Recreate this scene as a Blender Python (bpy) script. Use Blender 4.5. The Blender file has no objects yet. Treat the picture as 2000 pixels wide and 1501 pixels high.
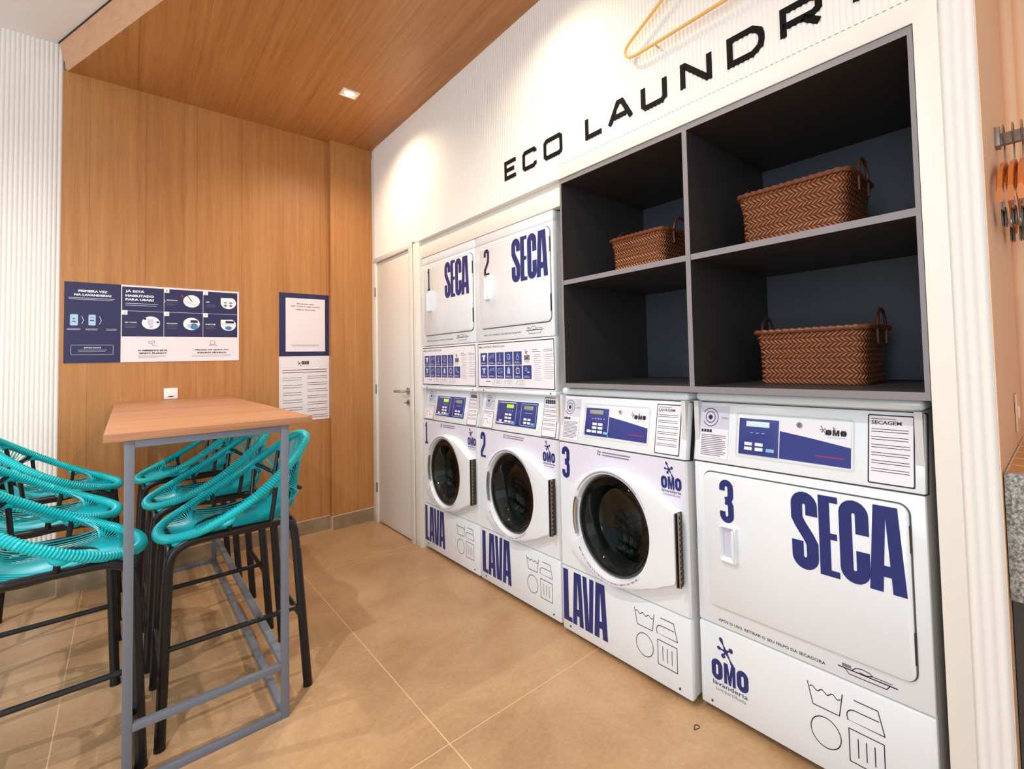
import bpy, bmesh, math, random
from mathutils import Vector, Matrix
random.seed(4)
PI = math.pi
sc = bpy.context.scene
C = sc.collection

# ------------------------------------------------------------------ camera
W_PX, H_PX = 2000, 1501
YAW, PITCH, ROLL, FOC, CX, CY = 0.80198, 0.03599, -0.02734, 920.88, 1197.7, 665.96
CAM = Vector((-1.371, -3.9975, 1.22))
fwd = Vector((math.sin(YAW)*math.cos(PITCH), math.cos(YAW)*math.cos(PITCH), math.sin(PITCH)))
rgt = Vector((math.cos(YAW), -math.sin(YAW), 0))
upv = rgt.cross(fwd)
r2 = rgt*math.cos(ROLL) + upv*math.sin(ROLL)
u2 = -rgt*math.sin(ROLL) + upv*math.cos(ROLL)
cd = bpy.data.cameras.new('camera'); co = bpy.data.objects.new('camera', cd); C.objects.link(co)
M = Matrix((r2, u2, -fwd)).transposed().to_4x4(); M.translation = CAM
co.matrix_world = M
cd.sensor_fit = 'HORIZONTAL'; cd.sensor_width = 36
cd.lens = FOC*36/W_PX
cd.shift_x = (W_PX/2-CX)/W_PX
cd.shift_y = (CY-H_PX/2)/W_PX
cd.clip_start = 0.02; cd.clip_end = 60
sc.camera = co

# ------------------------------------------------------------------ light
sc.view_settings.view_transform = 'Standard'; sc.view_settings.look = 'None'
sc.view_settings.gamma = 1; sc.view_settings.use_curve_mapping = False
sc.view_settings.exposure = -0.2
wd = bpy.data.worlds.new('daylight'); sc.world = wd; wd.use_nodes = True
bg = wd.node_tree.nodes['Background']
bg.inputs[0].default_value = (0.90, 0.96, 1.0, 1); bg.inputs[1].default_value = 0.55

def area(name, loc, target, sx, sy, power, col):
    l = bpy.data.lights.new(name, 'AREA'); l.shape = 'RECTANGLE'; l.size = sx; l.size_y = sy
    l.energy = power; l.color = col
    o = bpy.data.objects.new(name, l); C.objects.link(o); o.location = loc
    o.rotation_euler = (Vector(target)-Vector(loc)).to_track_quat('-Z', 'Y').to_euler()
    return o
# daylight coming through the glazed shop front to the left of and behind the photographer
area('shopfront_daylight', (-4.3, -4.2, 1.7), (-2.0, -.6, 2.2), 3.0, 2.6, 105, (0.86, 0.95, 1.0))
area('shopfront_daylight', (-2.2, -6.6, 1.7), (-0.6, -2.0, 1.1), 4.0, 2.6, 20, (0.93, 0.97, 1.0))

def spot(loc, power, col=(1.0, 0.70, 0.42), ang=120, blend=.6, size=.015):
    l = bpy.data.lights.new('downlight_beam', 'SPOT'); l.energy = power; l.color = col
    l.spot_size = math.radians(ang); l.spot_blend = blend; l.shadow_soft_size = size
    o = bpy.data.objects.new('downlight_beam', l); C.objects.link(o); o.location = loc
    return o
ZC = 2.947      # timber ceiling
ZW = 3.10       # white ceiling
LAMPS = [(-0.395, -0.78), (-0.395, -2.45), (-0.30, -4.1)]
LAMPS_WHITE = [(-1.6, -2.8), (-2.7, -1.3)]
for (x, y), pw in zip(LAMPS, (75, 50, 16)): spot((x, y, ZC-.03), pw, col=(1.0, .77, .53), ang=150, blend=1)
for x, y in LAMPS_WHITE: spot((x, y, ZW-.03), 130, col=(1.0, .98, .95), ang=150, blend=.8)

# ------------------------------------------------------------------ helpers
def lin(c):
    return tuple(((v/255)/12.92 if v/255 <= .04045 else ((v/255+.055)/1.055)**2.4) for v in c)
MATS = {}
def mat(name, rgb, rough=.5, metal=0., spec=.5, coat=0., emit=None, alpha=None):
    m = bpy.data.materials.new(name); m.use_nodes = True
    b = m.node_tree.nodes['Principled BSDF']
    b.inputs['Base Color'].default_value = (*lin(rgb), 1)
    b.inputs['Roughness'].default_value = rough; b.inputs['Metallic'].default_value = metal
    b.inputs['Specular IOR Level'].default_value = spec
    b.inputs['Coat Weight'].default_value = coat
    if emit:
        b.inputs['Emission Color'].default_value = (*lin(emit[0]), 1); b.inputs['Emission Strength'].default_value = emit[1]
    MATS[name] = m
    return m
def nn(m, t, **kw):
    n = m.node_tree.nodes.new(t)
    for k, v in kw.items(): setattr(n, k, v)
    return n
def lk(m, a, b): m.node_tree.links.new(a, b)
def bsdf(m): return m.node_tree.nodes['Principled BSDF']
def ramp(m, fac, stops):
    r = nn(m, 'ShaderNodeValToRGB'); e = r.color_ramp.elements
    while len(e) < len(stops): e.new(.5)
    for el, (p, c) in zip(e, stops): el.position = p; el.color = (*lin(c), 1)
    lk(m, fac, r.inputs[0]); return r.outputs[0]
def coords(m, scale, rot=(0, 0, 0)):
    tc = nn(m, 'ShaderNodeTexCoord'); mp = nn(m, 'ShaderNodeMapping')
    mp.inputs['Scale'].default_value = scale; mp.inputs['Rotation'].default_value = rot
    lk(m, tc.outputs['Object'], mp.inputs['Vector']); return mp.outputs[0]
def noise(m, vec, scale, detail=5, rough=.6, dist=0):
    n = nn(m, 'ShaderNodeTexNoise'); n.inputs['Scale'].default_value = scale
    n.inputs['Detail'].default_value = detail; n.inputs['Roughness'].default_value = rough
    n.inputs['Distortion'].default_value = dist
    if vec is not None: lk(m, vec, n.inputs['Vector'])
    return n.outputs['Fac']
def mixc(m, fac, a, b, mode='MIX'):
    n = nn(m, 'ShaderNodeMix'); n.data_type = 'RGBA'; n.blend_type = mode
    if isinstance(fac, float): n.inputs[0].default_value = fac
    else: lk(m, fac, n.inputs[0])
    for s, v in ((6, a), (7, b)):
        if isinstance(v, tuple): n.inputs[s].default_value = (*lin(v), 1)
        else: lk(m, v, n.inputs[s])
    return n.outputs[2]
def mth(m, op, a, b=None, c=None):
    n = nn(m, 'ShaderNodeMath', operation=op)
    for i, v in enumerate((a, b, c)):
        if v is None: continue
        if isinstance(v, (int, float)): n.inputs[i].default_value = v
        else: lk(m, v, n.inputs[i])
    return n.outputs[0]
def bump(m, h, strength, dist):
    n = nn(m, 'ShaderNodeBump'); n.inputs['Strength'].default_value = strength; n.inputs['Distance'].default_value = dist
    lk(m, h, n.inputs['Height']); lk(m, n.outputs[0], bsdf(m).inputs['Normal'])

def wood(name, axis, base, dark, light, rough=.42, plank=None):
    """timber laminate with the grain running along one axis; plank = (axis index, pitch, offset)"""
    m = mat(name, base, rough)
    s1 = [45, 45, 45]; s1[axis] = 1.2
    s2 = [230, 230, 230]; s2[axis] = 6
    s3 = [5, 5, 5]; s3[axis] = .5
    a = noise(m, coords(m, s1), 1, 6, .6, .4); b = noise(m, coords(m, s2), 1, 3, .6); c = noise(m, coords(m, s3), 1, 4, .6, .6)
    v = mth(m, 'ADD', mth(m, 'MULTIPLY', a, .45), mth(m, 'ADD', mth(m, 'MULTIPLY', b, .30), mth(m, 'MULTIPLY', c, .25)))
    col = ramp(m, v, [(.36, dark), (.5, base), (.64, light)])
    if plank:
        ax, pitch, off = plank
        tc = nn(m, 'ShaderNodeTexCoord'); sp = nn(m, 'ShaderNodeSeparateXYZ'); lk(m, tc.outputs['Object'], sp.inputs[0])
        f = mth(m, 'FRACT', mth(m, 'DIVIDE', mth(m, 'SUBTRACT', sp.outputs[ax], off), pitch))
        seam = mth(m, 'LESS_THAN', f, .0035/pitch)
        col = mixc(m, mth(m, 'MULTIPLY', seam, .28), col, tuple(int(x*.45) for x in dark))
    lk(m, col, bsdf(m).inputs['Base Color'])
    bump(m, b, .06, .001)
    return m
wood('wood_wall', 2, (180, 124, 70), (165, 108, 57), (192, 138, 84), plank=(0, .235, -1.394+.235*4+.1))
wood('wood_ceiling', 1, (176, 121, 68), (156, 102, 53), (190, 136, 82), plank=(0, .235, -1.1))
wood('wood_fascia', 1, (212, 162, 124), (200, 148, 110), (222, 174, 138))
wood('wood_table', 0, (178, 126, 90), (152, 100, 68), (198, 146, 108), rough=.5)

m = mat('floor_porcelain', (190, 152, 114), .34)
v = coords(m, (1, 1, 1))
n1 = noise(m, v, 2.2, 6, .62, .5); n2 = noise(m, v, 60, 3, .6)
col = ramp(m, mth(m, 'ADD', mth(m, 'MULTIPLY', n1, .75), mth(m, 'MULTIPLY', n2, .25)), [(.38, (172, 134, 96)), (.5, (187, 149, 110)), (.63, (200, 163, 124))])
tc = nn(m, 'ShaderNodeTexCoord'); sp = nn(m, 'ShaderNodeSeparateXYZ'); lk(m, tc.outputs['Object'], sp.inputs[0])
def groutline(o, off, pitch):
    f = mth(m, 'FRACT', mth(m, 'DIVIDE', mth(m, 'SUBTRACT', o, off), pitch)); return mth(m, 'LESS_THAN', f, .0035/pitch)
g = mth(m, 'MAXIMUM', groutline(sp.outputs[0], -.643, .893), groutline(sp.outputs[1], -.738, 1.777))
col = mixc(m, g, col, (226, 190, 148))
lk(m, col, bsdf(m).inputs['Base Color'])
lk(m, mth(m, 'ADD', .26, mth(m, 'MULTIPLY', n1, .18)), bsdf(m).inputs['Roughness'])
mth_b = mth(m, 'MULTIPLY', g, -1.0); bump(m, mth_b, .3, .001)

m = mat('baseboard_porcelain', (150, 128, 102), .4)
lk(m, ramp(m, noise(m, coords(m, (1, 1, 1)), 7, 6, .65), [(.35, (132, 112, 88)), (.65, (164, 141, 114))]), bsdf(m).inputs['Base Color'])
mat('grout', (222, 200, 172), .8)
m = mat('wall_paint', (240, 237, 233), .62); bump(m, noise(m, coords(m, (1, 1, 1)), 180, 2), .05, .0006)
mat('trim_paint', (236, 232, 224), .5)
m = mat('ceiling_paint', (240, 240, 240), .8)
m = mat('door_paint', (226, 221, 214), .38)
mat('door_frame', (232, 227, 220), .4)
m = mat('enamel', (232, 237, 243), .24, coat=.3)
mat('enamel_cap', (228, 238, 244), .2, coat=.4)
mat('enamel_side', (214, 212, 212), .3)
mat('seam_dark', (40, 38, 38), .7)
mat('gasket', (86, 84, 84), .6)
mat('navy', (30, 42, 112), .45)
mat('navy_dark', (30, 28, 66), .5)
mat('navy_panel', (50, 58, 132), .35)
mat('navy_poster', (37, 37, 84), .45)
mat('poster_white', (234, 226, 232), .5)
mat('sticker_white', (236, 232, 240), .45)
mat('lavender', (224, 220, 236), .4)
mat('lavender_mid', (206, 204, 222), .4)
mat('ink', (34, 30, 48), .55)
mat('ink_grey', (120, 116, 132), .6)
mat('ink_light', (196, 196, 220), .6)
mat('white_print', (240, 240, 246), .5)
mat('sky_print', (170, 205, 232), .5)
mat('blue_print', (70, 130, 180), .5)
mat('red_print', (168, 40, 84), .5)
mat('button_white', (236, 238, 240), .35)
mat('button_blue', (130, 190, 226), .35)
mat('lcd', (150, 158, 140), .2)
mat('lcd_pale', (214, 236, 240), .25)
mat('lcd_green', (150, 200, 40), .3, emit=((170, 225, 50), .8))
mat('chrome', (196, 196, 196), .18, metal=1)
mat('steel', (150, 146, 140), .3, metal=1)
mat('steel_dark', (90, 84, 80), .38, metal=1)
mat('drum_steel', (112, 114, 116), .3, metal=.9)
m = MATS['drum_steel']
vo = nn(m, 'ShaderNodeTexVoronoi'); vo.inputs['Scale'].default_value = 75; vo.inputs['Randomness'].default_value = 0.1
lk(m, coords(m, (1, 1, 1)), vo.inputs['Vector'])
hole = mth(m, 'LESS_THAN', vo.outputs['Distance'], .24)
lk(m, mixc(m, hole, (112, 114, 116), (12, 12, 13)), bsdf(m).inputs['Base Color'])
mat('rubber', (20, 21, 22), .35)
mat('rubber_grey', (66, 70, 70), .4)
mat('black_metal', (17, 18, 21), .36)
mat('grey_metal', (112, 118, 130), .42)
m = mat('cord_teal', (0, 190, 202), .33, coat=.15)
mat('cord_teal_rim', (0, 196, 204), .33, coat=.15)
m = mat('shelf_laminate', (54, 51, 52), .5)
mat('shelf_back', (62, 67, 77), .55)
mat('shelf_edge', (136, 130, 134), .45)
mat('gold_wire', (236, 190, 116), .35)
mat('sign_black', (16, 14, 16), .85, spec=.2)
mat('peach_wall', (240, 200, 166), .6)
mat('tile_terracotta', (205, 140, 88), .3)
mat('cabinet_dark', (70, 66, 62), .5)
mat('hanger_wood', (214, 120, 48), .3)
mat('rail_metal', (150, 138, 130), .4, metal=.6)
mat('outlet_plastic', (240, 240, 240), .35)
m = mat('granite', (150, 150, 146), .3)
vo = noise(m, coords(m, (1, 1, 1)), 130, 4, .75)
lk(m, ramp(m, vo, [(.38, (92, 92, 90)), (.5, (150, 150, 146)), (.62, (196, 196, 190))]), bsdf(m).inputs['Base Color'])
mat('lamp_frame', (240, 236, 226), .4)
mat('lamp_glow', (255, 240, 215), .4, emit=((255, 214, 160), 30))
# woven cane
m = mat('cane', (150, 84, 48), .45)
tc = nn(m, 'ShaderNodeTexCoord'); sp = nn(m, 'ShaderNodeSeparateXYZ'); lk(m, tc.outputs['Object'], sp.inputs[0])
uu = mth(m, 'ADD', sp.outputs[0], sp.outputs[1])
rowf = mth(m, 'PINGPONG', sp.outputs[2], .017)
ph = mth(m, 'MULTIPLY', mth(m, 'ADD', uu, mth(m, 'MULTIPLY', rowf, 1.1)), 2*PI/.016)
st = mth(m, 'ADD', mth(m, 'MULTIPLY', mth(m, 'SINE', ph), .5), .5)
rw = mth(m, 'ABSOLUTE', mth(m, 'SINE', mth(m, 'MULTIPLY', sp.outputs[2], PI/.017)))
hh = mth(m, 'MULTIPLY', mth(m, 'POWER', st, .7), mth(m, 'ADD', mth(m, 'MULTIPLY', rw, .7), .3))
nz = noise(m, coords(m, (1, 1, 1)), 40, 3)
lk(m, ramp(m, mth(m, 'ADD', mth(m, 'MULTIPLY', hh, .75), mth(m, 'MULTIPLY', nz, .25)), [(.12, (62, 28, 14)), (.45, (132, 70, 38)), (.85, (186, 112, 66))]), bsdf(m).inputs['Base Color'])
bump(m, hh, 1.0, .004)
mat('cane_rim', (120, 66, 38), .45)
mat('cane_handle', (84, 44, 28), .4)
# door glass: clear pane with a mirror-like skin
m = bpy.data.materials.new('door_glass'); m.use_nodes = True; MATS['door_glass'] = m
nt = m.node_tree; nt.nodes.remove(nt.nodes['Principled BSDF'])
tr = nt.nodes.new('ShaderNodeBsdfTransparent'); tr.inputs[0].default_value = (.6, .62, .62, 1)
gl = nt.nodes.new('ShaderNodeBsdfGlossy'); gl.inputs['Roughness'].default_value = .04; gl.inputs[0].default_value = (.8, .85, .85, 1)
fr = nt.nodes.new('ShaderNodeFresnel'); fr.inputs[0].default_value = 1.5
mx = nt.nodes.new('ShaderNodeMixShader'); nt.links.new(fr.outputs[0], mx.inputs[0]); nt.links.new(tr.outputs[0], mx.inputs[1]); nt.links.new(gl.outputs[0], mx.inputs[2])
nt.links.new(mx.outputs[0], nt.nodes['Material Output'].inputs[0])

TEXT = {}
def glyphs(s, bold=0.0):
    k = (s, bold)
    if k not in TEXT:
        cu = bpy.data.curves.new('t', 'FONT'); cu.body = s; cu.offset = bold; cu.resolution_u = 2
        ob = bpy.data.objects.new('t', cu); C.objects.link(ob)
        dg = bpy.context.evaluated_depsgraph_get(); me = bpy.data.meshes.new_from_object(ob.evaluated_get(dg))
        vs = [(v.co.x, v.co.y) for v in me.vertices]; fs = [tuple(p.vertices) for p in me.polygons]
        bpy.data.meshes.remove(me); bpy.data.objects.remove(ob); bpy.data.curves.remove(cu)
        x0 = min(v[0] for v in vs); x1 = max(v[0] for v in vs); y0 = min(v[1] for v in vs); y1 = max(v[1] for v in vs)
        TEXT[k] = ([((a-x0)/max(x1-x0, 1e-6), (b-y0)/max(y1-y0, 1e-6)) for a, b in vs], fs, (x1-x0)/max(y1-y0, 1e-6))
    return TEXT[k]

class MB:
    """collects shapes (flat print faces look along -y) and links them as ONE mesh object"""
    def __init__(s): s.v = []; s.f = []; s.m = []; s.mats = []; s.sm = []
    def mi(s, name):
        if name not in s.mats: s.mats.append(name)
        return s.mats.index(name)
    def add(s, vs, fs, mt, smooth=False):
        o = len(s.v); s.v += [tuple(v) for v in vs]; k = s.mi(mt)
        for f in fs: s.f.append(tuple(o+i for i in f)); s.m.append(k); s.sm.append(smooth)
        return s
    def box(s, a, b, mt, r=0, seg=2, smooth=False):
        bm = bmesh.new(); bmesh.ops.create_cube(bm, size=1)
        for v in bm.verts: v.co = Vector(((a[0]+b[0])/2+v.co.x*(b[0]-a[0]), (a[1]+b[1])/2+v.co.y*(b[1]-a[1]), (a[2]+b[2])/2+v.co.z*(b[2]-a[2])))
        if r: bmesh.ops.bevel(bm, geom=bm.edges[:], offset=r, segments=seg, affect='EDGES', profile=.5)
        bm.verts.index_update()
        s.add([v.co[:] for v in bm.verts], [[v.index for v in f.verts] for f in bm.faces], mt, smooth or bool(r)); bm.free(); return s
    def rect(s, x0, z0, x1, z1, mt, y=0): return s.add([(x0, y, z0), (x1, y, z0), (x1, y, z1), (x0, y, z1)], [(0, 1, 2, 3)], mt)
    def poly(s, pts, mt, y=0): return s.add([(a, y, b) for a, b in pts], [tuple(range(len(pts)))], mt)
    def rr(s, x0, z0, x1, z1, r, mt, y=0): return s.poly(rrpts(x0, z0, x1, z1, r), mt, y)
    def disc(s, cx, cz, r, mt, y=0, n=28, rz=None): return s.poly([(cx+r*math.cos(2*PI*i/n), cz+(rz or r)*math.sin(2*PI*i/n)) for i in range(n)], mt, y)
    def ribbon(s, pts, w, mt, y=0, closed=False, th=0):
        """flat stroke of width w along pts (x,z), mitred"""
        P = [Vector(p) for p in pts]; n = len(P); L = []
        for i in range(n):
            if closed: a = P[i]-P[i-1]; b = P[(i+1) % n]-P[i]
            else:
                a = P[i]-P[i-1] if i else P[1]-P[0]; b = P[i+1]-P[i] if i < n-1 else a
                if i == 0: a = b
            a = a.normalized(); b = b.normalized(); t = (a+b)
            t = t.normalized() if t.length > 1e-4 else a
            nrm = Vector((-t.y, t.x)); k = min(2.2, 1/max(.3, nrm.dot(Vector((-a.y, a.x)))))
            L.append((P[i]+nrm*w/2*k, P[i]-nrm*w/2*k))
        vs = []; fs = []
        for l, r in L: vs += [(l.x, y, l.y), (r.x, y, r.y)]
        m_ = n if closed else n-1
        for i in range(m_):
            a = 2*i; b = 2*((i+1) % n); fs.append((a, a+1, b+1, b))
        if th:
            k = len(vs); vs += [(v[0], y+th, v[2]) for v in vs]
            for i in range(m_):
                a = 2*i; b = 2*((i+1) % n); fs += [(a, b, k+b, k+a), (a+1, k+a+1, k+b+1, b+1)]
            if not closed: fs += [(0, k, k+1, 1), (2*n-2, 2*n-1, k+2*n-1, k+2*n-2)]
        return s.add(vs, fs, mt)
    def ring(s, cx, cz, r, w, mt, y=0, a0=0, a1=360, n=32):
        full = abs(a1-a0) >= 360; m_ = n if full else n+1
        pts = [(cx+r*math.cos(math.radians(a0+(a1-a0)*i/n)), cz+r*math.sin(math.radians(a0+(a1-a0)*i/n))) for i in range(m_)]
        return s.ribbon(pts, w, mt, y, closed=full)
    def text(s, body, x0, z0, x1, z1, mt, y=0, bold=0.0):
        vs, fs, _ = glyphs(body, bold); return s.add([(x0+a*(x1-x0), y, z0+b*(z1-z0)) for a, b in vs], fs, mt)
    def lines(s, x0, z1, x1, z0, n, mt, y=0, w=None, seed=1):
        """rows of small print too fine to read"""
        rnd = random.Random(seed); st = (z1-z0)/n; w = w or st*.42
        for i in range(n):
            z = z1-st*(i+.5); e = x1-(x1-x0)*(rnd.random()*.45 if i % 3 == 2 else rnd.random()*.06)
            s.rect(x0, z-w/2, e, z+w/2, mt, y)
        return s
    def tube(s, pts, r, mt, n=8, closed=False, cap=True, rf=None):
        P = [Vector(p) for p in pts]; N = len(P); vs = []; fs = []; prev = None
        for i in range(N):
            if closed: t = P[(i+1) % N]-P[i-1]
            else: t = P[min(i+1, N-1)]-P[max(i-1, 0)]
            t.normalize()
            if prev is None:
                up = Vector((0, 0, 1)) if abs(t.z) < .9 else Vector((1, 0, 0)); a = t.cross(up).normalized()
            else: a = (prev-t*prev.dot(t)).normalized()
            prev = a; b = t.cross(a); rr_ = rf(i) if rf else r
            for k in range(n):
                th = 2*PI*k/n; vs.append(P[i]+a*rr_*math.cos(th)+b*rr_*math.sin(th))
        m_ = N if closed else N-1
        for i in range(m_):
            for k in range(n):
                i2 = (i+1) % N; fs.append((i*n+k, i*n+(k+1) % n, i2*n+(k+1) % n, i2*n+k))
        if cap and not closed: fs += [tuple(range(n))[::-1], tuple((N-1)*n+k for k in range(n))]
        return s.add(vs, fs, mt, True)
    def loft(s, loops, mt, closed=True, smooth=True, cap=(False, False)):
        n = len(loops[0]); vs = [p for l in loops for p in l]; fs = []
        for i in range(len(loops)-1):
            for k in range(n if closed else n-1):
                fs.append((i*n+k, i*n+(k+1) % n, (i+1)*n+(k+1) % n, (i+1)*n+k))
        if cap[0]: fs.append(tuple(range(n))[::-1])
        if cap[1]: fs.append(tuple((len(loops)-1)*n+k for k in range(n)))
        return s.add(vs, fs, mt, smooth)
    def build(s, name, parent=None, loc=None, rot=None, **tags):
        me = bpy.data.meshes.new(name); me.from_pydata(s.v, [], s.f)
        for k in s.mats: me.materials.append(MATS[k])
        me.polygons.foreach_set('material_index', s.m); me.polygons.foreach_set('use_smooth', s.sm)
        me.update()
        if any(s.sm):
            try: me.set_sharp_from_angle(angle=math.radians(38))
            except Exception: pass
        o = bpy.data.objects.new(name, me); C.objects.link(o)
        if parent: o.parent = parent
        if loc: o.location = loc
        if rot: o.rotation_euler = rot
        for k, v in tags.items(): o[k] = v
        return o
def rrpts(x0, z0, x1, z1, r, n=6):
    out = []
    for cx, cz, a in ((x1-r, z1-r, 0), (x0+r, z1-r, 90), (x0+r, z0+r, 180), (x1-r, z0+r, 270)):
        for i in range(n+1):
            t = math.radians(a+90*i/n); out.append((cx+r*math.cos(t), cz+r*math.sin(t)))
    return out
def empty(name, loc, rz=0, label=None, category=None, group=None):
    o = bpy.data.objects.new(name, None); C.objects.link(o); o.location = loc; o.rotation_euler = (0, 0, rz)
    o.empty_display_size = .1
    if label: o['label'] = label
    if category: o['category'] = category
    if group: o['group'] = group
    return o
def struct(o): o['kind'] = 'structure'; return o
def copy_tree(o, parent=None):
    c = o.copy(); C.objects.link(c)
    if parent: c.parent = parent
    for ch in [x for x in bpy.data.objects if x.parent == o]: copy_tree(ch, c)
    return c
def arc(cx, cy, r, a0, a1, n=6): return [(cx+r*math.cos(math.radians(a0+(a1-a0)*i/n)), cy+r*math.sin(math.radians(a0+(a1-a0)*i/n))) for i in range(n+1)]

# ------------------------------------------------------------------ heavy condensed lettering
def heavy(mb, ch, x0, z0, x1, z1, mt, y=0, w=None):
    Wd = x1-x0; H = z1-z0; w = w or .445*Wd; r = (Wd-w)/2; xl = x0+w/2; xr = x1-w/2; xm = (x0+x1)/2
    class _O:
        def __init__(q): q.i = 0
        def y(q): q.i += 1; return y-.00005*q.i
        def rect(q, a, b_, c_, d_, m_, _y): base.rect(a, b_, c_, d_, m_, q.y())
        def poly(q, p, m_, _y): base.poly(p, m_, q.y())
        def ribbon(q, p, w_, m_, _y, closed=False): base.ribbon(p, w_, m_, q.y(), closed=closed)
    base = mb; mb = _O()
    top = lambda: arc(xm, z1-w/2-r, r, 0, 180, 10); bot = lambda: arc(xm, z0+w/2+r, r, 180, 360, 10)
    if ch == 'S':
        mb.ribbon([(xr, z0+.70*H)]+top()+[(xl, z0+.66*H), (xl+.12*Wd, z0+.58*H), (xr-.12*Wd, z0+.42*H), (xr, z0+.34*H)]+arc(xm, z0+w/2+r, r, 0, -180, 10)+[(xl, z0+.36*H)], w, mt, y)
    elif ch == 'C':
        mb.ribbon([(xr, z0+.60*H)]+top()+arc(xm, z0+w/2+r, r, 180, 360, 10)+[(xr, z0+.40*H)], w, mt, y)
    elif ch == 'O':
        mb.ribbon(top()+bot(), w, mt, y, closed=True)
    elif ch == 'E':
        b = w*.75; mb.rect(x0, z0, x0+w*1.3, z1, mt, y)
        for a, e in ((z0, x1), (z0+.5*H-b/2, x1-.08*Wd), (z1-b, x1)): mb.rect(x0+w*1.1, a, e, a+b, mt, y)
    elif ch == 'L':
        mb.rect(x0, z0, x0+w*1.35, z1, mt, y); mb.rect(x0+w*1.2, z0, x1, z0+w*.8, mt, y)
    elif ch in 'AV':
        f = (lambda h: z0+h*H) if ch == 'A' else (lambda h: z1-h*H)
        X_ = lambda t: x0+t*Wd
        mb.poly([(X_(0), f(0)), (X_(.37), f(0)), (X_(.5), f(.86)), (X_(.5), f(1)), (X_(.17), f(1))], mt, y)
        mb.poly([(X_(1), f(0)), (X_(.63), f(0)), (X_(.5), f(.86)), (X_(.5), f(1)), (X_(.83), f(1))], mt, y)
        if ch == 'A': mb.poly([(X_(.34), f(.18)), (X_(.66), f(.18)), (X_(.64), f(.31)), (X_(.36), f(.31))], mt, y)
    elif ch == 'M':
        q = .27*Wd
        mb.rect(x0, z0, x0+q, z1, mt, y); mb.rect(x1-q, z0, x1, z1, mt, y)
        mb.poly([(x0+q*.6, z1), (x0+q*1.3, z1), (xm+.02*Wd, z0+.35*H), (xm+.02*Wd, z0), (xm-.1*Wd, z0)], mt, y)
        mb.poly([(x1-q*.6, z1), (x1-q*1.3, z1), (xm-.02*Wd, z0+.35*H), (xm-.02*Wd, z0), (xm+.1*Wd, z0)], mt, y)
    elif ch == '1':
        mb.rect(xm-w*.45, z0, xm+w*.45, z1, mt, y); mb.rect(x0+.1*Wd, z0+.80*H, xm, z0+.88*H, mt, y); mb.rect(x0+.05*Wd, z0, x1-.05*Wd, z0+.09*H, mt, y)
    elif ch == '2':
        mb.ribbon([(xl, z0+.70*H)]+arc(xm, z1-w/2-r, r, 180, 0, 10)+[(xr, z0+.66*H), (xr-.05*Wd, z0+.5*H), (xl, z0+.2*H), (xl, z0+.02*H)], w, mt, y)
        mb.rect(x0, z0, x1, z0+w*.55, mt, y)
    elif ch == '3':
        mb.ribbon([(xl, z0+.74*H)]+arc(xm, z1-w/2-r, r, 180, 0, 10)+[(xr, z0+.62*H), (xr-.1*Wd, z0+.55*H), (xm-.1*Wd, z0+.52*H)], w, mt, y)
        mb.ribbon([(xm-.1*Wd, z0+.50*H), (xr-.1*Wd, z0+.48*H), (xr, z0+.40*H)]+arc(xm, z0+w/2+r, r, 0, -180, 10)+[(xl, z0+.26*H)], w, mt, y)
    return base
def word(mb, s_, spans, z0, z1, mt, y=0, w=None):
    for ch, (a, b) in zip(s_, spans): heavy(mb, ch, a, z0, b, z1, mt, y, w)
    return mb
def splash(mb, cx, cz, k, mt, y=0):
    """five-armed splash emblem"""
    for j, (ang, ln, br) in enumerate(((118, 1.0, .20), (28, .66, .25), (172, .74, .18), (-58, 1.15, .18), (-122, .62, .24))):
        a = math.radians(ang); dx, dz = math.cos(a), math.sin(a); nx, nz = -dz, dx
        L = ln*k; pts = [(cx+nx*.12*k, cz+nz*.12*k), (cx+dx*L*.45+nx*.05*k, cz+dz*L*.45+nz*.05*k)]
        bx, bz = cx+dx*(L-br*k), cz+dz*(L-br*k)
        for i in range(9):
            t = math.radians(100-200*i/8); pts.append((bx+(dx*math.cos(t)*1.2+nx*math.sin(t))*br*k*.72, bz+(dz*math.cos(t)*1.2+nz*math.sin(t))*br*k*.72))
        pts += [(cx+dx*L*.45-nx*.05*k, cz+dz*L*.45-nz*.05*k), (cx-nx*.12*k, cz-nz*.12*k)]
        mb.poly(pts, mt, y-.00005*j)
    mb.disc(cx, cz, .16*k, mt, y-.0003, 12)
def omo(mb, x0, x1, zt, zb, mt='navy', y=0, words=True):
    """brand mark: splash above three fat letters, two small lines below"""
    H = zt-zb; w = (x1-x0)
    z1 = zb+H*(.56 if words else .62); z0 = zb+H*(.2 if words else 0)
    for ch, a, b in (('O', 0, .31), ('M', .345, .66), ('O', .69, 1)): heavy(mb, ch, x0+a*w, z0, x0+b*w, z1, mt, y, w=.125*w if ch == 'O' else None)
    splash(mb, x0+.42*w, zb+H*.76, H*.25, mt, y-.0003)
    if words:
        mb.text('lavanderia', x0+.03*w, zb+H*.105, x0+.97*w, zb+H*.185, mt, y, .01)
        mb.text('compartilhada', x0+.1*w, zb, x0+.92*w, zb+H*.08, 'ink_grey', y)
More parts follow.
